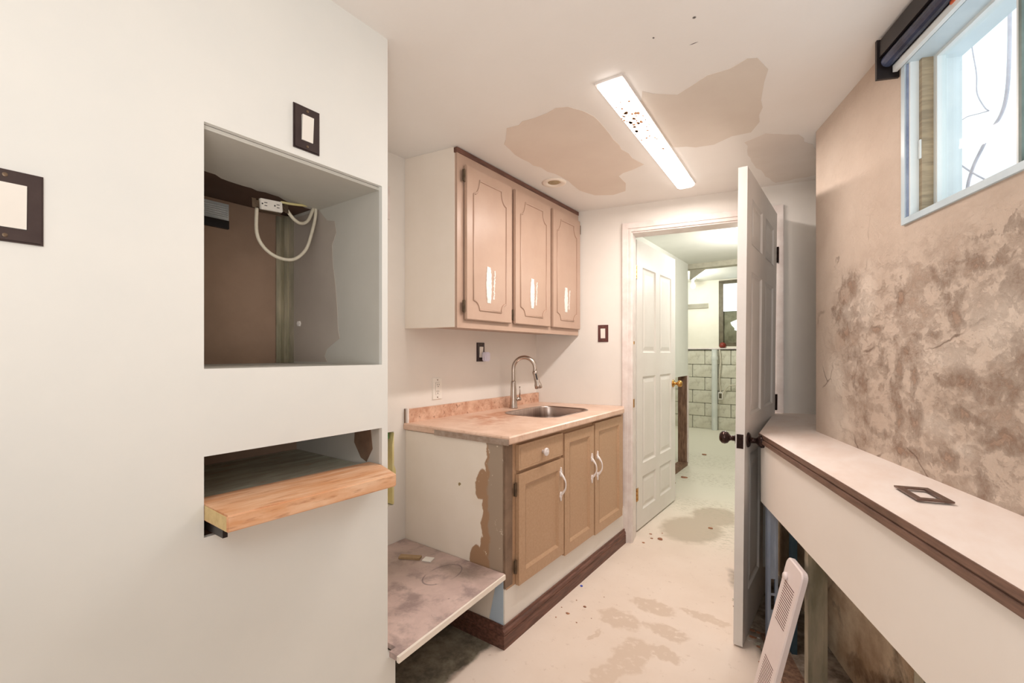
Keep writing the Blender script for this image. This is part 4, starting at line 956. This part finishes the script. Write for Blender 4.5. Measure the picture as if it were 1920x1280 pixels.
# ------------------------------------------------------------------ ceiling lamp and spot
cl = thing('strip_lamp', 'bright white strip lamp with rusty flakes on the ceiling', 'lamp', (-.697, 2.12, CZ))
cl.rotation_euler.z = math.radians(2.6)
bm = boxbm((-.052, -.61, -.008), (.052, .61, 0)); link('housing', bm, TRIMP, cl)
bm = bmesh.new(); prof = [(-.046, -.008), (-.046, -.016), (-.030, -.024), (.030, -.024), (.046, -.016), (.046, -.008)]
loft(bm, [[(x, y, z) for x, z in prof] for y in (-.60, .60)]); link('diffuser', bm, TUBE, cl)
rnd = random.Random(5)
for k in range(56):
    if k < 44: y = -.30 + rnd.gauss(0, .06); x = rnd.uniform(-.042, .036)
    else: y = rnd.choice([-.47, -.12, .02, .57]) + rnd.uniform(-.02, .02); x = rnd.uniform(.025, .042) if rnd.random() < .7 else rnd.uniform(-.03, .03)
    r_ = rnd.uniform(.005, .012) if k < 44 else rnd.uniform(.004, .009); a0 = rnd.uniform(0, 6)
    pts = [(x + r_ * rnd.uniform(.5, 1.1) * math.cos(a0 + q) * .8, y + r_ * rnd.uniform(.6, 1.4) * math.sin(a0 + q), -.0245 if abs(x) < .03 else -.0205) for q in (0, 1.05, 2.1, 3.15, 4.2, 5.2)]
    link('flake', slab3(pts, (0, 0, -.001)), FLAKE, cl)
sp = thing('ceiling_spot', 'small round cream spotlight ring in the ceiling', 'lamp', (-1.33, 2.25, CZ)); SPS = 1.4
bm = bmesh.new(); lathe(bm, [(.070, 0), (.070, -.004), (.060, -.008), (.046, -.006), (.036, -.001), (.036, 0)]); link('trim_ring', bm, CREAM, sp, smooth=True)
bm = bmesh.new(); lathe(bm, [(.036, 0), (.030, -.003), (.016, -.002), (.014, -.005), (.003, -.005)]); link('socket', bm, BEIGEB, sp)

# ------------------------------------------------------------------ debris
rnd = random.Random(11)
brownc = simple('brown wood crumb', (186, 132, 100), (150, 104, 80), 30, .8); whitec = simple('plaster crumb', (232, 224, 214), (204, 194, 182), 30, .9)
def crumb(x, y, r, mat, label, cat, group=None, z=0.0):
    n = rnd.randint(5, 7); a0 = rnd.uniform(0, 6)
    pts = [(x + r * rnd.uniform(.6, 1.2) * math.cos(a0 + 6.283 * k / n), y + r * rnd.uniform(.35, .8) * math.sin(a0 + 6.283 * k / n)) for k in range(n)]
    return tag(link('debris_crumb', prism(pts, z + .0005, z + .0005 + r * .35), mat), label, cat, group)
crumb(-1.125, 2.19, .010, BLUECHIP, 'tiny blue plastic chip by the baseboard', 'chip')
for x, y, r in ((-1.02, 2.02, .012), (-1.06, 1.92, .014), (-1.09, 1.86, .008), (-.99, 1.88, .007), (-.98, 2.16, .005), (-1.08, 2.05, .006), (-.95, 1.95, .005), (-1.11, 1.95, .006)):
    crumb(x, y, r * .7, brownc, 'brown wood crumb on the floor along the baseboard', 'crumb', 'brown crumbs along the baseboard')
for x, y, r in ((-.98, 3.05, .020), (-1.03, 3.03, .012), (-1.06, 3.10, .010), (-1.0, 3.16, .008), (-1.05, 2.93, .010)):
    crumb(x, y, r, brownc, 'brown crumb on the floor in the doorway', 'crumb', 'crumbs in the doorway')
for x, y, r in ((-1.27, 4.70, .03), (-1.30, 4.45, .02), (-.75, 3.45, .018), (-1.35, 5.9, .03)):
    crumb(x, y, r, brownc, 'brown flake on the floor of the next room', 'crumb', 'flakes in the next room')
for k in range(26):
    t_ = rnd.uniform(-.35, .25); o_ = rnd.uniform(-.05, .012)
    p = KW(t_, o_, 0); crumb(p.x, p.y, rnd.uniform(.004, .012), rnd.choice([whitec, MORTAR, MORTAR, brownc]), 'rubble crumb in the dirt beside the open door', 'crumb', 'rubble beside the open door')
